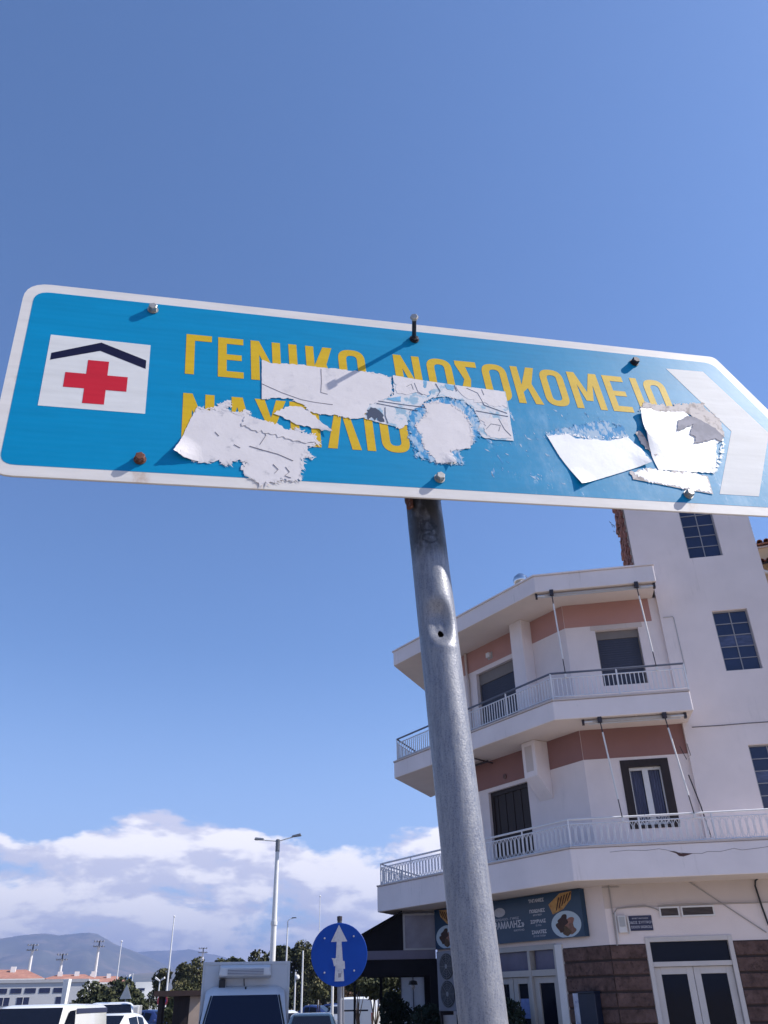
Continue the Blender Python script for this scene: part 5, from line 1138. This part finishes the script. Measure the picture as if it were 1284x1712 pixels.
def rounded(pts, r, n=6, which=None):
    out = []; k = len(pts)
    for i, p in enumerate(pts):
        p = V(p).to_2d() if len(p) == 3 else V((*p, 0)).to_2d()
        rr = r[i] if isinstance(r, (list, tuple)) else r
        a = (V((*pts[i - 1], 0)).to_2d() - p); b = (V((*pts[(i + 1) % k], 0)).to_2d() - p)
        if rr <= 0: out.append((p.x, p.y)); continue
        a1 = p + a.normalized() * rr; b1 = p + b.normalized() * rr
        for j in range(n + 1):
            t = j / n; q = a1 * (1 - t) ** 2 + p * 2 * t * (1 - t) + b1 * t ** 2; out.append((q.x, q.y))
    return out
outer = rounded([(-0.667, 0.010), (0.722, 0.010), (0.826, 0.2235), (0.722, 0.437), (-0.667, 0.437)], [0.038, 0.012, 0.02, 0.012, 0.042])
inner = rounded([(-0.650, 0.030), (0.708, 0.030), (0.802, 0.2235), (0.708, 0.416), (-0.650, 0.416)], [0.022, 0.02, 0.02, 0.02, 0.026])
plate = obj('sign_panel', MB().prism(outer, -0.003, 0.0), sign_white, DS, SM)
back = obj('back_face', MB().prism([(x * 0.9995, 0.2235 + (y - 0.2235) * 0.999) for x, y in outer], -0.0045, -0.00305), mat('plate_back', (0.38, 0.34, 0.32), 0.6, 0.2, var=0.1), plate)
def sheet(name, poly, c, m, parent=plate): return obj(name, MB().face([(a, b, c * 0.62) for a, b in poly]), m, parent)
sheet('blue_face', inner, 0.0004, sign_blue)
sheet('symbol_panel', [(-0.612, 0.150), (-0.451, 0.149), (-0.451, 0.308), (-0.612, 0.311)], 0.0008, sign_arrow)
sheet('roof_symbol', [(-0.606, 0.252), (-0.606, 0.268), (-0.531, 0.303), (-0.456, 0.270), (-0.456, 0.250), (-0.531, 0.283)], 0.0012, sign_navy)
cx0, cy0 = -0.5315, 0.2105; q1, q2 = 0.0165, 0.0485
sheet('red_cross', [(cx0 - q1, cy0 - q2), (cx0 + q1, cy0 - q2), (cx0 + q1, cy0 - q1), (cx0 + q2, cy0 - q1), (cx0 + q2, cy0 + q1), (cx0 + q1, cy0 + q1), (cx0 + q1, cy0 + q2), (cx0 - q1, cy0 + q2), (cx0 - q1, cy0 + q1), (cx0 - q2, cy0 + q1), (cx0 - q2, cy0 - q1), (cx0 - q1, cy0 - q1)], 0.0012, sign_red)
sheet('arrow_chevron', [(0.584, 0.384), (0.674, 0.386), (0.765, 0.2225), (0.668, 0.055), (0.582, 0.055), (0.675, 0.2185)], 0.0008, sign_arrow)
# letters: strokes of constant width
ST = 0.0150
def L_poly(ch, w, h, s=ST):
    P = []
    if ch == 'Γ': P = [[(0, 0), (s, 0), (s, h - s), (w, h - s), (w, h), (0, h)]]
    elif ch == 'Ε': P = [[(0, 0), (w, 0), (w, s), (s, s), (s, h / 2 - s * 0.42), (w * 0.93, h / 2 - s * 0.42), (w * 0.93, h / 2 + s * 0.5), (s, h / 2 + s * 0.5), (s, h - s), (w, h - s), (w, h), (0, h)]]
    elif ch == 'Ν': P = [[(0, 0), (s, 0), (s, h * 0.64), (w - s, 0), (w, 0), (w, h), (w - s, h), (w - s, h * 0.36), (s, h), (0, h)]]
    elif ch == 'Ι': P = [[(0, 0), (s, 0), (s, h), (0, h)]]
    elif ch == 'Κ': P = [[(0, 0), (s, 0), (s, h * 0.30), (s * 1.75, h * 0.42), (w - s * 1.12, 0), (w, 0), (s * 2.45, h * 0.545), (w * 0.98, h), (w - s * 1.2, h), (s, h * 0.50), (s, h), (0, h)]]
    elif ch == 'Μ': P = [[(0, 0), (s, 0), (s, h * 0.66), (w / 2 - s * 0.5, h * 0.22), (w / 2 + s * 0.5, h * 0.22), (w - s, h * 0.66), (w - s, 0), (w, 0), (w, h), (w - s * 1.1, h), (w / 2, h * 0.46), (s * 1.1, h), (0, h)]]
    elif ch == 'Σ': P = [[(0, 0), (w, 0), (w, s), (s * 1.35, s), (w * 0.62, h * 0.5), (s * 1.35, h - s), (w, h - s), (w, h), (0, h), (0, h - s * 0.75), (w * 0.30, h * 0.5), (0, s * 0.75)]]
    elif ch == 'Λ': P = [[(0, 0), (s * 1.08, 0), (w / 2, h * 0.80), (w - s * 1.08, 0), (w, 0), (w / 2 + s * 0.62, h), (w / 2 - s * 0.62, h)]]
    elif ch == 'Α': P = [[(0, 0), (s * 1.05, 0), (s * 1.45, h * 0.2), (w - s * 1.45, h * 0.2), (w - s * 1.05, 0), (w, 0), (w / 2 + s * 0.62, h), (w / 2 - s * 0.62, h), (w * 0.345, h * 0.36), (w * 0.345 + 1e-4, h * 0.345), (w / 2, h * 0.78), (w * 0.655, h * 0.345), (w * 0.345 - 1e-4, h * 0.345)]]
    elif ch == 'Υ': P = [[(w / 2 - s / 2, 0), (w / 2 + s / 2, 0), (w / 2 + s / 2, h * 0.42), (w, h), (w - s * 1.12, h), (w / 2, h * 0.58), (s * 1.12, h), (0, h), (w / 2 - s / 2, h * 0.42)]]
    elif ch == 'Π': P = [[(0, 0), (s, 0), (s, h - s), (w - s, h - s), (w - s, 0), (w, 0), (w, h), (0, h)]]
    return P
def letter(ch, x0, x1, b0, h):
    w = x1 - x0; mb = MB()
    if ch == 'Ο':
        o = rounded([(0, 0), (w, 0), (w, h), (0, h)], w * 0.5 - 0.0005, 8); i = rounded([(ST, ST), (w - ST, ST), (w - ST, h - ST), (ST, h - ST)], (w - 2 * ST) * 0.5 - 0.0003, 8); n = len(o)
        mb.v = [(x0 + x, b0 + y, 0.00058) for x, y in o + i]; mb.f = [(k, (k + 1) % n, n + (k + 1) % n, n + k) for k in range(n)]
    else:
        for p in L_poly(ch, w, h): mb.face([(x0 + x, b0 + y, 0.00058) for x, y in p])
    obj('letter', mb, sign_yellow, plate)
for ch, a, b in (('Γ', -0.392, -0.348), ('Ε', -0.337, -0.293), ('Ν', -0.280, -0.227), ('Ι', -0.212, -0.197), ('Κ', -0.181, -0.131), ('Ο', -0.121, -0.071), ('Ν', -0.015, 0.036), ('Ο', 0.049, 0.099), ('Σ', 0.107, 0.150), ('Ο', 0.160, 0.211), ('Κ', 0.222, 0.273), ('Ο', 0.281, 0.331), ('Μ', 0.343, 0.408), ('Ε', 0.421, 0.466), ('Ι', 0.484, 0.499), ('Ο', 0.511, 0.561)):
    letter(ch, a, b, 0.247, 0.098)
for ch, a, b in (('Ν', -0.393, -0.342), ('Α', -0.333, -0.276), ('Υ', -0.275, -0.222), ('Π', -0.216, -0.166), ('Λ', -0.155, -0.097), ('Ι', -0.087, -0.072), ('Ο', -0.060, -0.010), ('Υ', 0.000, 0.052)):
    letter(ch, a, b, 0.103, 0.099)

# torn stickers: thin paper with ragged edges and a little curl
def ragged(poly, amp, step, seed, smooth=()):
    rnd = random.Random(seed); out = []; k = len(poly)
    for i in range(k):
        p, q = V((*poly[i], 0)), V((*poly[(i + 1) % k], 0)); L = (q - p).length; n = max(1, int(L / step))
        a = 0.12 * amp if i in smooth else amp; nr = V((-(q - p).y, (q - p).x, 0)).normalized()
        for j in range(n):
            t = j / n; e = rnd.gauss(0, 1) * a * (0.0 if j == 0 and i in smooth else 1)
            e += noise.noise(V((p.x * 60 + t * 9, p.y * 60, seed))) * a * 1.2
            pt_ = p.lerp(q, t) + nr * e; out.append((pt_.x, pt_.y))
    return out
def sticker(name, poly, c, m, amp, seed, smooth=(), curl=None, step=0.004, label=None, lift=0.00012, parent=None):
    pts = [(a / 1000, b / 1000) for a, b in poly]; pts = ragged(pts, amp, step, seed, smooth)
    bm = bmesh.new(); vs = [bm.verts.new((a, b, 0)) for a, b in pts]
    f = bm.faces.new(vs); bmesh.ops.triangulate(bm, faces=[f], ngon_method='EAR_CLIP')
    for _ in range(5):
        es = [e for e in bm.edges if e.calc_length() > 0.013 and not e.is_boundary]
        if not es: break
        bmesh.ops.subdivide_edges(bm, edges=es, cuts=1); bmesh.ops.triangulate(bm, faces=[f for f in bm.faces if len(f.verts) > 3])
    for v in bm.verts:
        z = 0.0004 + c * 0.5 + lift * (0.5 + noise.noise(V((v.co.x * 45, v.co.y * 45, seed))))
        z += 0.00005 * abs(noise.noise(V((v.co.x * 160, v.co.y * 160, seed + 3))))
        if curl:
            for (ca, cb, r, hgt) in curl:
                d = math.hypot(v.co.x - ca / 1000, v.co.y - cb / 1000)
                if d < r / 1000: z += hgt * (1 - d / (r / 1000)) ** 1.6
        v.co.z = z
    bmesh.ops.recalc_face_normals(bm, faces=bm.faces)
    me = bpy.data.meshes.new(name); bm.to_mesh(me); bm.free(); me.materials.append(m)
    o = obj(name, me, None, parent or plate)
    md = o.modifiers.new('thick', 'SOLIDIFY'); md.thickness = 0.00015; md.offset = 1
    if label: o['label'] = label
    return o
strip = [(-261, 296), (-243, 291), (-221, 293), (-199, 294), (-177, 292), (-153, 291), (-129, 292), (-101, 290), (-74, 291), (-49, 289), (-26, 283), (-27, 246), (-35, 232), (-56, 219), (-75, 206), (-85, 177), (-111, 172), (-138, 178), (-162, 177), (-183, 181), (-190, 195), (-214, 208), (-243, 207), (-263, 201)]
s1 = sticker('torn_sticker', strip, 0.0014, paper, 0.0010, 1, (23,), label='white torn paper strip crossing the upper row of letters')
for k, ln in enumerate(([(-262, 238), (-229, 221), (-195, 208), (-171, 204), (-140, 202)], [(-155, 287), (-156, 258), (-159, 229), (-147, 226)])):
    obj('tear_line', MB().sweep([(a / 1000, b / 1000, 0.0014) for a, b in ln], 0.00045, 4), mat('tear_grey', (0.16, 0.14, 0.16), 0.9), s1)
prn = [(-21, 289), (28, 283), (68, 280), (126, 276), (198, 273), (196, 227), (192, 190), (189, 149), (155, 149), (129, 152), (124, 169), (133, 188), (125, 220), (108, 240), (79, 246), (47, 240), (31, 228), (17, 212), (-1, 202), (-7, 172), (-22, 158), (-51, 166), (-85, 175), (-78, 205), (-56, 219), (-29, 236), (-24, 244)]
s2 = sticker('torn_sticker', prn, 0.0012, paper_print, 0.0007, 2, (0, 1, 2, 3, 4, 5, 6, 7), label='pale blue printed sticker remnant with dark drawn lines')
obj('ink_blot', MB().face([(a / 1000, b / 1000, 0.0016) for a, b in ragged([(-0.082 * 1000, 178), (-80, 196), (-72, 202), (-60, 200), (-51, 190), (-50, 172), (-58, 170), (-62, 180), (-67, 172), (-72, 180), (-78, 174)], 1.2, 4, 5)]), ink, s2)
for ln in ([(-60, 214), (-20, 208), (15, 204)], [(-56, 220), (-10, 216), (30, 214)], [(-45, 206), (-47, 185), (-44, 168)], [(60, 277), (66, 258), (58, 244)], [(97, 277), (99, 262)], [(120, 272), (140, 262), (148, 232), (190, 216)], [(150, 272), (152, 258)], [(128, 216), (190, 208)], [(140, 172), (152, 186), (170, 184), (164, 170)], [(170, 200), (176, 176), (186, 160)], [(18, 273), (22, 252), (30, 245)], [(2, 262), (12, 270), (14, 256)]):
    obj('printed_line', MB().sweep([(a / 1000, b / 1000, 0.0015) for a, b in ln], 0.0005, 4), ink, s2)
for poly in ([(36, 280), (50, 278), (48, 250), (40, 240), (34, 262)], [(78, 276), (95, 275), (92, 262), (80, 264)], [(-40, 226), (-12, 236), (-14, 222)]):
    obj('printed_patch', MB().face([(a / 1000, b / 1000, 0.0015) for a, b in ragged(poly, 1.0, 4, 8)]), mat('print_blue', (0.14, 0.36, 0.56), 0.8, var=0.3, vscale=40), s2)
wht = [(-21, 288), (28, 282), (60, 279), (52, 262), (38, 246), (16, 250), (2, 243), (-18, 244)]
sticker('torn_sticker', wht, 0.0018, paper, 0.0016, 33, (0, 1, 2), label='white corner patch at the start of the printed sticker')
sticker('torn_sticker', [(100, 275), (196, 271), (194, 232), (168, 230), (150, 238), (128, 236), (112, 250), (104, 262)], 0.0018, paper, 0.0022, 34, (0, 1), label='white patch on the upper right of the printed sticker')
sticker('torn_sticker', [(134, 200), (160, 204), (186, 200), (186, 156), (158, 152), (134, 158), (136, 180)], 0.0018, paper, 0.0022, 35, (2,), label='white patch on the lower right of the printed sticker')
fr = [(-1, 199), (18, 212), (44, 237), (79, 243), (110, 237), (129, 209), (133, 177), (121, 151), (100, 132), (77, 113), (81, 86), (62, 85), (35, 86), (17, 91), (-4, 96), (-2, 116), (-9, 136), (-6, 170)]
sticker('torn_sticker', fr, 0.0010, paper_fringe, 0.0030, 3, label='bluish scraped glue patch around the white blob', step=0.003)
bl = [(30, 222), (55, 231), (83, 226), (103, 210), (112, 182), (109, 146), (102, 125), (64, 115), (66, 86), (35, 86), (24, 105), (15, 117), (14, 145), (6, 168), (18, 184), (34, 200)]
sticker('torn_sticker', bl, 0.0018, paper, 0.0018, 4, (6, 8), curl=[(66, 86, 25, 0.006)], label='round white torn sticker in the middle of the sign')
sticker('torn_sticker', [(-245, 171), (-231, 183), (-215, 190), (-196, 192), (-183, 181), (-168, 165), (-146, 139), (-159, 140), (-180, 145), (-206, 149), (-218, 158), (-232, 166)], 0.0016, paper, 0.0010, 5, curl=[(-146, 139, 30, 0.004)], label='small white curling strip over the lower row of letters')
ll = [(-404, 70), (-393, 100), (-382, 137), (-370, 172), (-358, 168), (-346, 169), (-333, 183), (-318, 190), (-316, 183), (-326, 172), (-313, 166), (-298, 164), (-285, 171), (-282, 155), (-263, 150), (-247, 147), (-235, 138), (-222, 131), (-206, 140), (-194, 131), (-178, 130), (-172, 112), (-182, 105), (-194, 94), (-181, 77), (-197, 84), (-200, 61), (-206, 29), (-233, 31), (-250, 24), (-266, 18), (-290, 34), (-298, 50), (-285, 61), (-304, 65), (-323, 53), (-333, 63), (-355, 55), (-387, 60)]
sticker('torn_sticker', ll, 0.0014, paper_rough, 0.0022, 6, (0, 1, 2, 37, 38), curl=[(-404, 68, 45, 0.010)], step=0.003, label='large frayed white sticker at the lower left over the letters')
sticker('torn_sticker', [(-292, 160), (-262, 152), (-200, 132), (-182, 122), (-176, 112), (-200, 110), (-230, 118), (-270, 128), (-300, 140)], 0.0026, paper, 0.002, 7, label='second paper layer on the frayed white sticker')
def fibres(poly, n, lo, hi, m, seed, direc=None, c=0.0012, wid=0.0011, spread=0.9):
    """feathered paper fibres along the torn outline"""
    rnd = random.Random(seed); P = [V((x / 1000, y / 1000, 0)) for x, y in poly]; k = len(P); ctr = sum(P, V((0, 0, 0))) / k; mb = MB()
    for _ in range(n):
        i = rnd.randrange(k); p = P[i].lerp(P[(i + 1) % k], rnd.random())
        d = (V((*direc, 0)) if direc and rnd.random() < 0.75 else (p - ctr)).normalized(); a_ = rnd.gauss(0, spread)
        d = V((d.x * cos(a_) - d.y * sin(a_), d.x * sin(a_) + d.y * cos(a_), 0)); L_ = rnd.uniform(lo, hi) / 1000; w_ = V((-d.y, d.x, 0)) * wid * rnd.uniform(0.5, 1.6)
        q = p - d * L_ * 0.6; z = V((0, 0, c + rnd.uniform(0, 0.0003)))
        mid = p + V((-d.y, d.x, 0)) * rnd.uniform(-0.001, 0.001)
        mb.face([q - w_ + z, mid - w_ * 0.8 + z, p + d * L_ + z, mid + w_ * 0.8 + z, q + w_ + z])
    o = obj('paper_fibres', mb, m, plate); o['kind'] = 'stuff'; return o
fibres(ll[3:], 170, 2, 9, paper_rough, 21, (0.55, -0.8)); fibres(ll[3:], 60, 4, 13, paper, 22, (0.5, -0.85), wid=0.0016)
fibres(fr, 150, 2, 8, paper_fringe, 23, (0.5, -0.8), c=0.0006); fibres(bl, 120, 2, 7, paper, 24, None, c=0.0015)
fibres(strip[8:], 60, 1, 4, paper, 25); fibres(prn[9:], 50, 1, 5, paper, 26)
fibres([(280, 184), (316, 194), (357, 208), (397, 215), (427, 209)], 50, 2, 7, paper_fringe, 27, (0.1, 1.0), c=0.0006); fibres([(259, 166), (304, 177), (354, 168), (429, 180)], 50, 2, 6, paper_glossy, 28, (0.1, 1.0), c=0.0014)
fibres([(646, 192), (624, 150), (597, 114), (583, 105)], 60, 2, 8, paper_glossy, 29, (0.9, -0.2), c=0.0016); fibres([(478, 254), (525, 275), (615, 288), (655, 262)], 60, 1, 5, paper_brown, 30)
sc = MB(); rs = random.Random(77)                       # small flecks of paper left between the big remnants
for _ in range(150):
    x, y = rs.uniform(0.13, 0.40), rs.uniform(0.05, 0.235); L_ = rs.uniform(0.001, 0.006) * (1 if rs.random() < 0.85 else 1.8); a_ = -1.0 + rs.gauss(0, 0.35)
    d = V((cos(a_), sin(a_), 0)) * L_; w_ = V((-d.y, d.x, 0)) * rs.uniform(0.12, 0.4); z = V((x, y, 0.0004))
    if 0.27 < x < 0.46 and 0.05 < y < 0.21: continue
    sc.face([z - d, z - w_, z + d, z + w_])
obj('paper_flecks', sc, paper_fringe, plate)['kind'] = 'stuff'
for k, ln in enumerate(([(-285, 95), (-262, 88), (-240, 82), (-215, 70)], [(-262, 140), (-258, 120), (-268, 100)], [(-248, 60), (-240, 50), (-246, 42)], [(-228, 56), (-222, 46), (-230, 38), (-220, 34)], [(-340, 120), (-334, 112)], [(-310, 96), (-300, 90)])):
    obj('tear_line', MB().sweep([(a / 1000, b / 1000, 0.0014) for a, b in ln], 0.0005, 4), MATS['tear_grey'], s1)
sticker('torn_sticker', [(259, 166), (272, 180), (294, 187), (316, 194), (357, 208), (397, 217), (401, 199), (427, 209), (430, 180), (386, 158), (353, 160), (316, 157)], 0.0010, paper_fringe, 0.0022, 8, label='grey blue scraped edge above the white slanted sticker', step=0.003)
sticker('torn_sticker', [(259, 166), (304, 176), (316, 166), (354, 168), (386, 166), (429, 180), (449, 152), (459, 119), (416, 102), (370, 84), (325, 67), (297, 56), (287, 83), (272, 118)], 0.0018, paper_glossy, 0.0009, 9, (7, 8, 9, 10, 11, 12, 13), curl=[(297, 56, 40, 0.005), (459, 119, 40, 0.004)], label='bright white slanted sticker left of the pentagon sticker')
sticker('torn_sticker', [(478, 254), (494, 277), (525, 275), (558, 272), (569, 280), (615, 288), (639, 291), (633, 272), (649, 265), (659, 246), (652, 199), (642, 211), (625, 226), (608, 241), (587, 256), (553, 256)], 0.0012, paper_brown, 0.0018, 10, label='brownish torn backing above the pentagon sticker', step=0.003)
sF = sticker('torn_sticker', [(478, 254), (506, 260), (524, 255), (559, 259), (582, 261), (589, 249), (609, 244), (626, 229), (643, 215), (646, 192), (624, 181), (597, 114), (583, 105), (530, 104), (469, 104), (466, 134), (468, 195)], 0.0020, paper_glossy, 0.0009, 11, (13, 14, 15, 16), curl=[(470, 190, 60, 0.010), (478, 250, 40, 0.006)], label='bright white five sided sticker next to the chevron')
sticker('torn_sticker', [(545, 205), (558, 234), (583, 248), (604, 245), (626, 229), (637, 221), (648, 199), (638, 187), (627, 194), (604, 185), (573, 176), (582, 193), (572, 202), (591, 229)], 0.0042, paper_grey, 0.0008, 12, label='grey jagged patch where the pentagon sticker is torn')
sticker('torn_sticker', [(449, 190), (460, 200), (470, 170), (484, 150), (476, 138), (462, 150), (452, 170)], 0.0030, paper_brown, 0.0012, 13, label='small brownish scrap at the left of the pentagon sticker')
sticker('torn_sticker', [(407, 94), (432, 101), (452, 107), (470, 100), (503, 102), (540, 104), (572, 96), (567, 53), (538, 57), (506, 61), (460, 69), (409, 77)], 0.0014, paper_brown, 0.0012, 14, (6, 7, 8, 9, 10), label='pale strip sticker under the pentagon sticker')
sticker('torn_sticker', [(415, 92), (432, 99), (452, 105), (500, 101), (540, 102), (569, 94), (565, 57), (506, 64), (440, 73)], 0.0020, paper_glossy, 0.0018, 15, label='white remains on the strip sticker', step=0.003)

# bolts
def hexhead(mb, a, b, c0, c1, r, ax=None):
    for cc in (c0,): pass
    n0 = len(mb.v)
    for c_, k in ((c0, 1.0), (c1 - 0.001, 1.0), (c1, 0.86)):
        for i in range(6): mb.v.append((a + r * k * cos(pi / 3 * i + 0.3), b + r * k * sin(pi / 3 * i + 0.3), c_))
    for l in range(2):
        for i in range(6): mb.f.append((n0 + l * 6 + i, n0 + l * 6 + (i + 1) % 6, n0 + l * 6 + 6 + (i + 1) % 6, n0 + l * 6 + 6 + i))
    mb.f.append(tuple(n0 + 12 + i for i in range(6)))
    return mb
for a, b, m in ((-0.452, 0.398, steel), (-0.453, 0.053, rust), (0.032, 0.051, steel), (0.511, 0.391, dark_steel), (0.512, 0.048, steel)):
    o = obj('bolt', hexhead(MB().lathe([(0.0095, 0.0012), (0.0095, 0.0026)], 20, 'z', (a, b, 0)), a, b, 0.0026, 0.0120, 0.0078), m, plate)
    if m is rust: o['label'] = 'rusty brown bolt'
lb = V((0.034, 0.392, 0)); hd = V((0.0195, 0.3895, 0.054)); dv = (hd - lb).normalized()
o = obj('bolt', hexhead(MB().lathe([(0.0095, 0.001), (0.0095, 0.003)], 20, 'z', (lb.x, lb.y, 0)), lb.x, lb.y, 0.003, 0.0075, 0.0078).sweep([lb, hd], 0.0042, 12), dark_steel, plate); o['label'] = 'long dark bolt sticking out of the sign'
obj('bolt_head', hexhead(MB(), 0, 0, 0, 0.006, 0.0076), steel, o, Matrix.Translation(hd) @ dv.to_track_quat('Z', 'Y').to_matrix().to_4x4())
# clamp collar behind the panel, its rusty ends showing below
axp = pd.normalized(); cb0 = V((0.0675, 1.184, 2.50)) - pb
for zoff, nm in ((0.0, 'clamp'), (0.36, 'clamp')):
    cc = axp * ((2.560 + zoff - pb.z) / axp.z)
    Mc = Matrix.Translation(cc) @ axp.to_track_quat('Z', 'Y').to_matrix().to_4x4()
    o = obj(nm, MB().lathe([(0.0308, -0.012), (0.0325, -0.012), (0.0325, 0.016), (0.0308, 0.016)], 28), dark_steel, DS, Mc)
    obj('clamp_ear', MB().box(-0.041, -0.0328, -0.006, 0.006, -0.050, 0.016), rust, o, bevel=0.002); obj('clamp_ear', MB().box(0.0328, 0.040, -0.006, 0.006, -0.046, 0.016), rust, o, bevel=0.002)
# nut and smear in the grime below the clamp
def on_pole(s, th, r=0.0305):
    view = V((0.02, -1, 0)); view = (view - axp * view.dot(axp)).normalized(); side = axp.cross(view).normalized(); side = side if side.x > 0 else -side
    return axp * s + (view * cos(th) + side * sin(th)) * r, (view * cos(th) + side * sin(th))
s0 = (2.474 - pb.z) / axp.z
add_rings(galv_sign, [(on_pole(s0, -0.02)[0], 0.0105, 0.8), (on_pole(s0 - 0.024, 0.03)[0], 0.0115, 0.75)])

# ---------------------------------------------------------------- haze
hm = bpy.data.materials.new('haze_air'); hm.use_nodes = True; ht = hm.node_tree; ht.nodes.clear()
pv_ = ht.nodes.new('ShaderNodeVolumePrincipled'); pv_.inputs['Color'].default_value = (0.36, 0.47, 0.82, 1); pv_.inputs['Density'].default_value = 0.00022; pv_.inputs['Anisotropy'].default_value = 0.2
om = ht.nodes.new('ShaderNodeOutputMaterial'); ht.links.new(pv_.outputs[0], om.inputs['Volume'])
hz_ = obj('haze', MB().box(-9500, 9500, -9500, 9500, -4.0, 430), hm); hz_['kind'] = 'stuff'
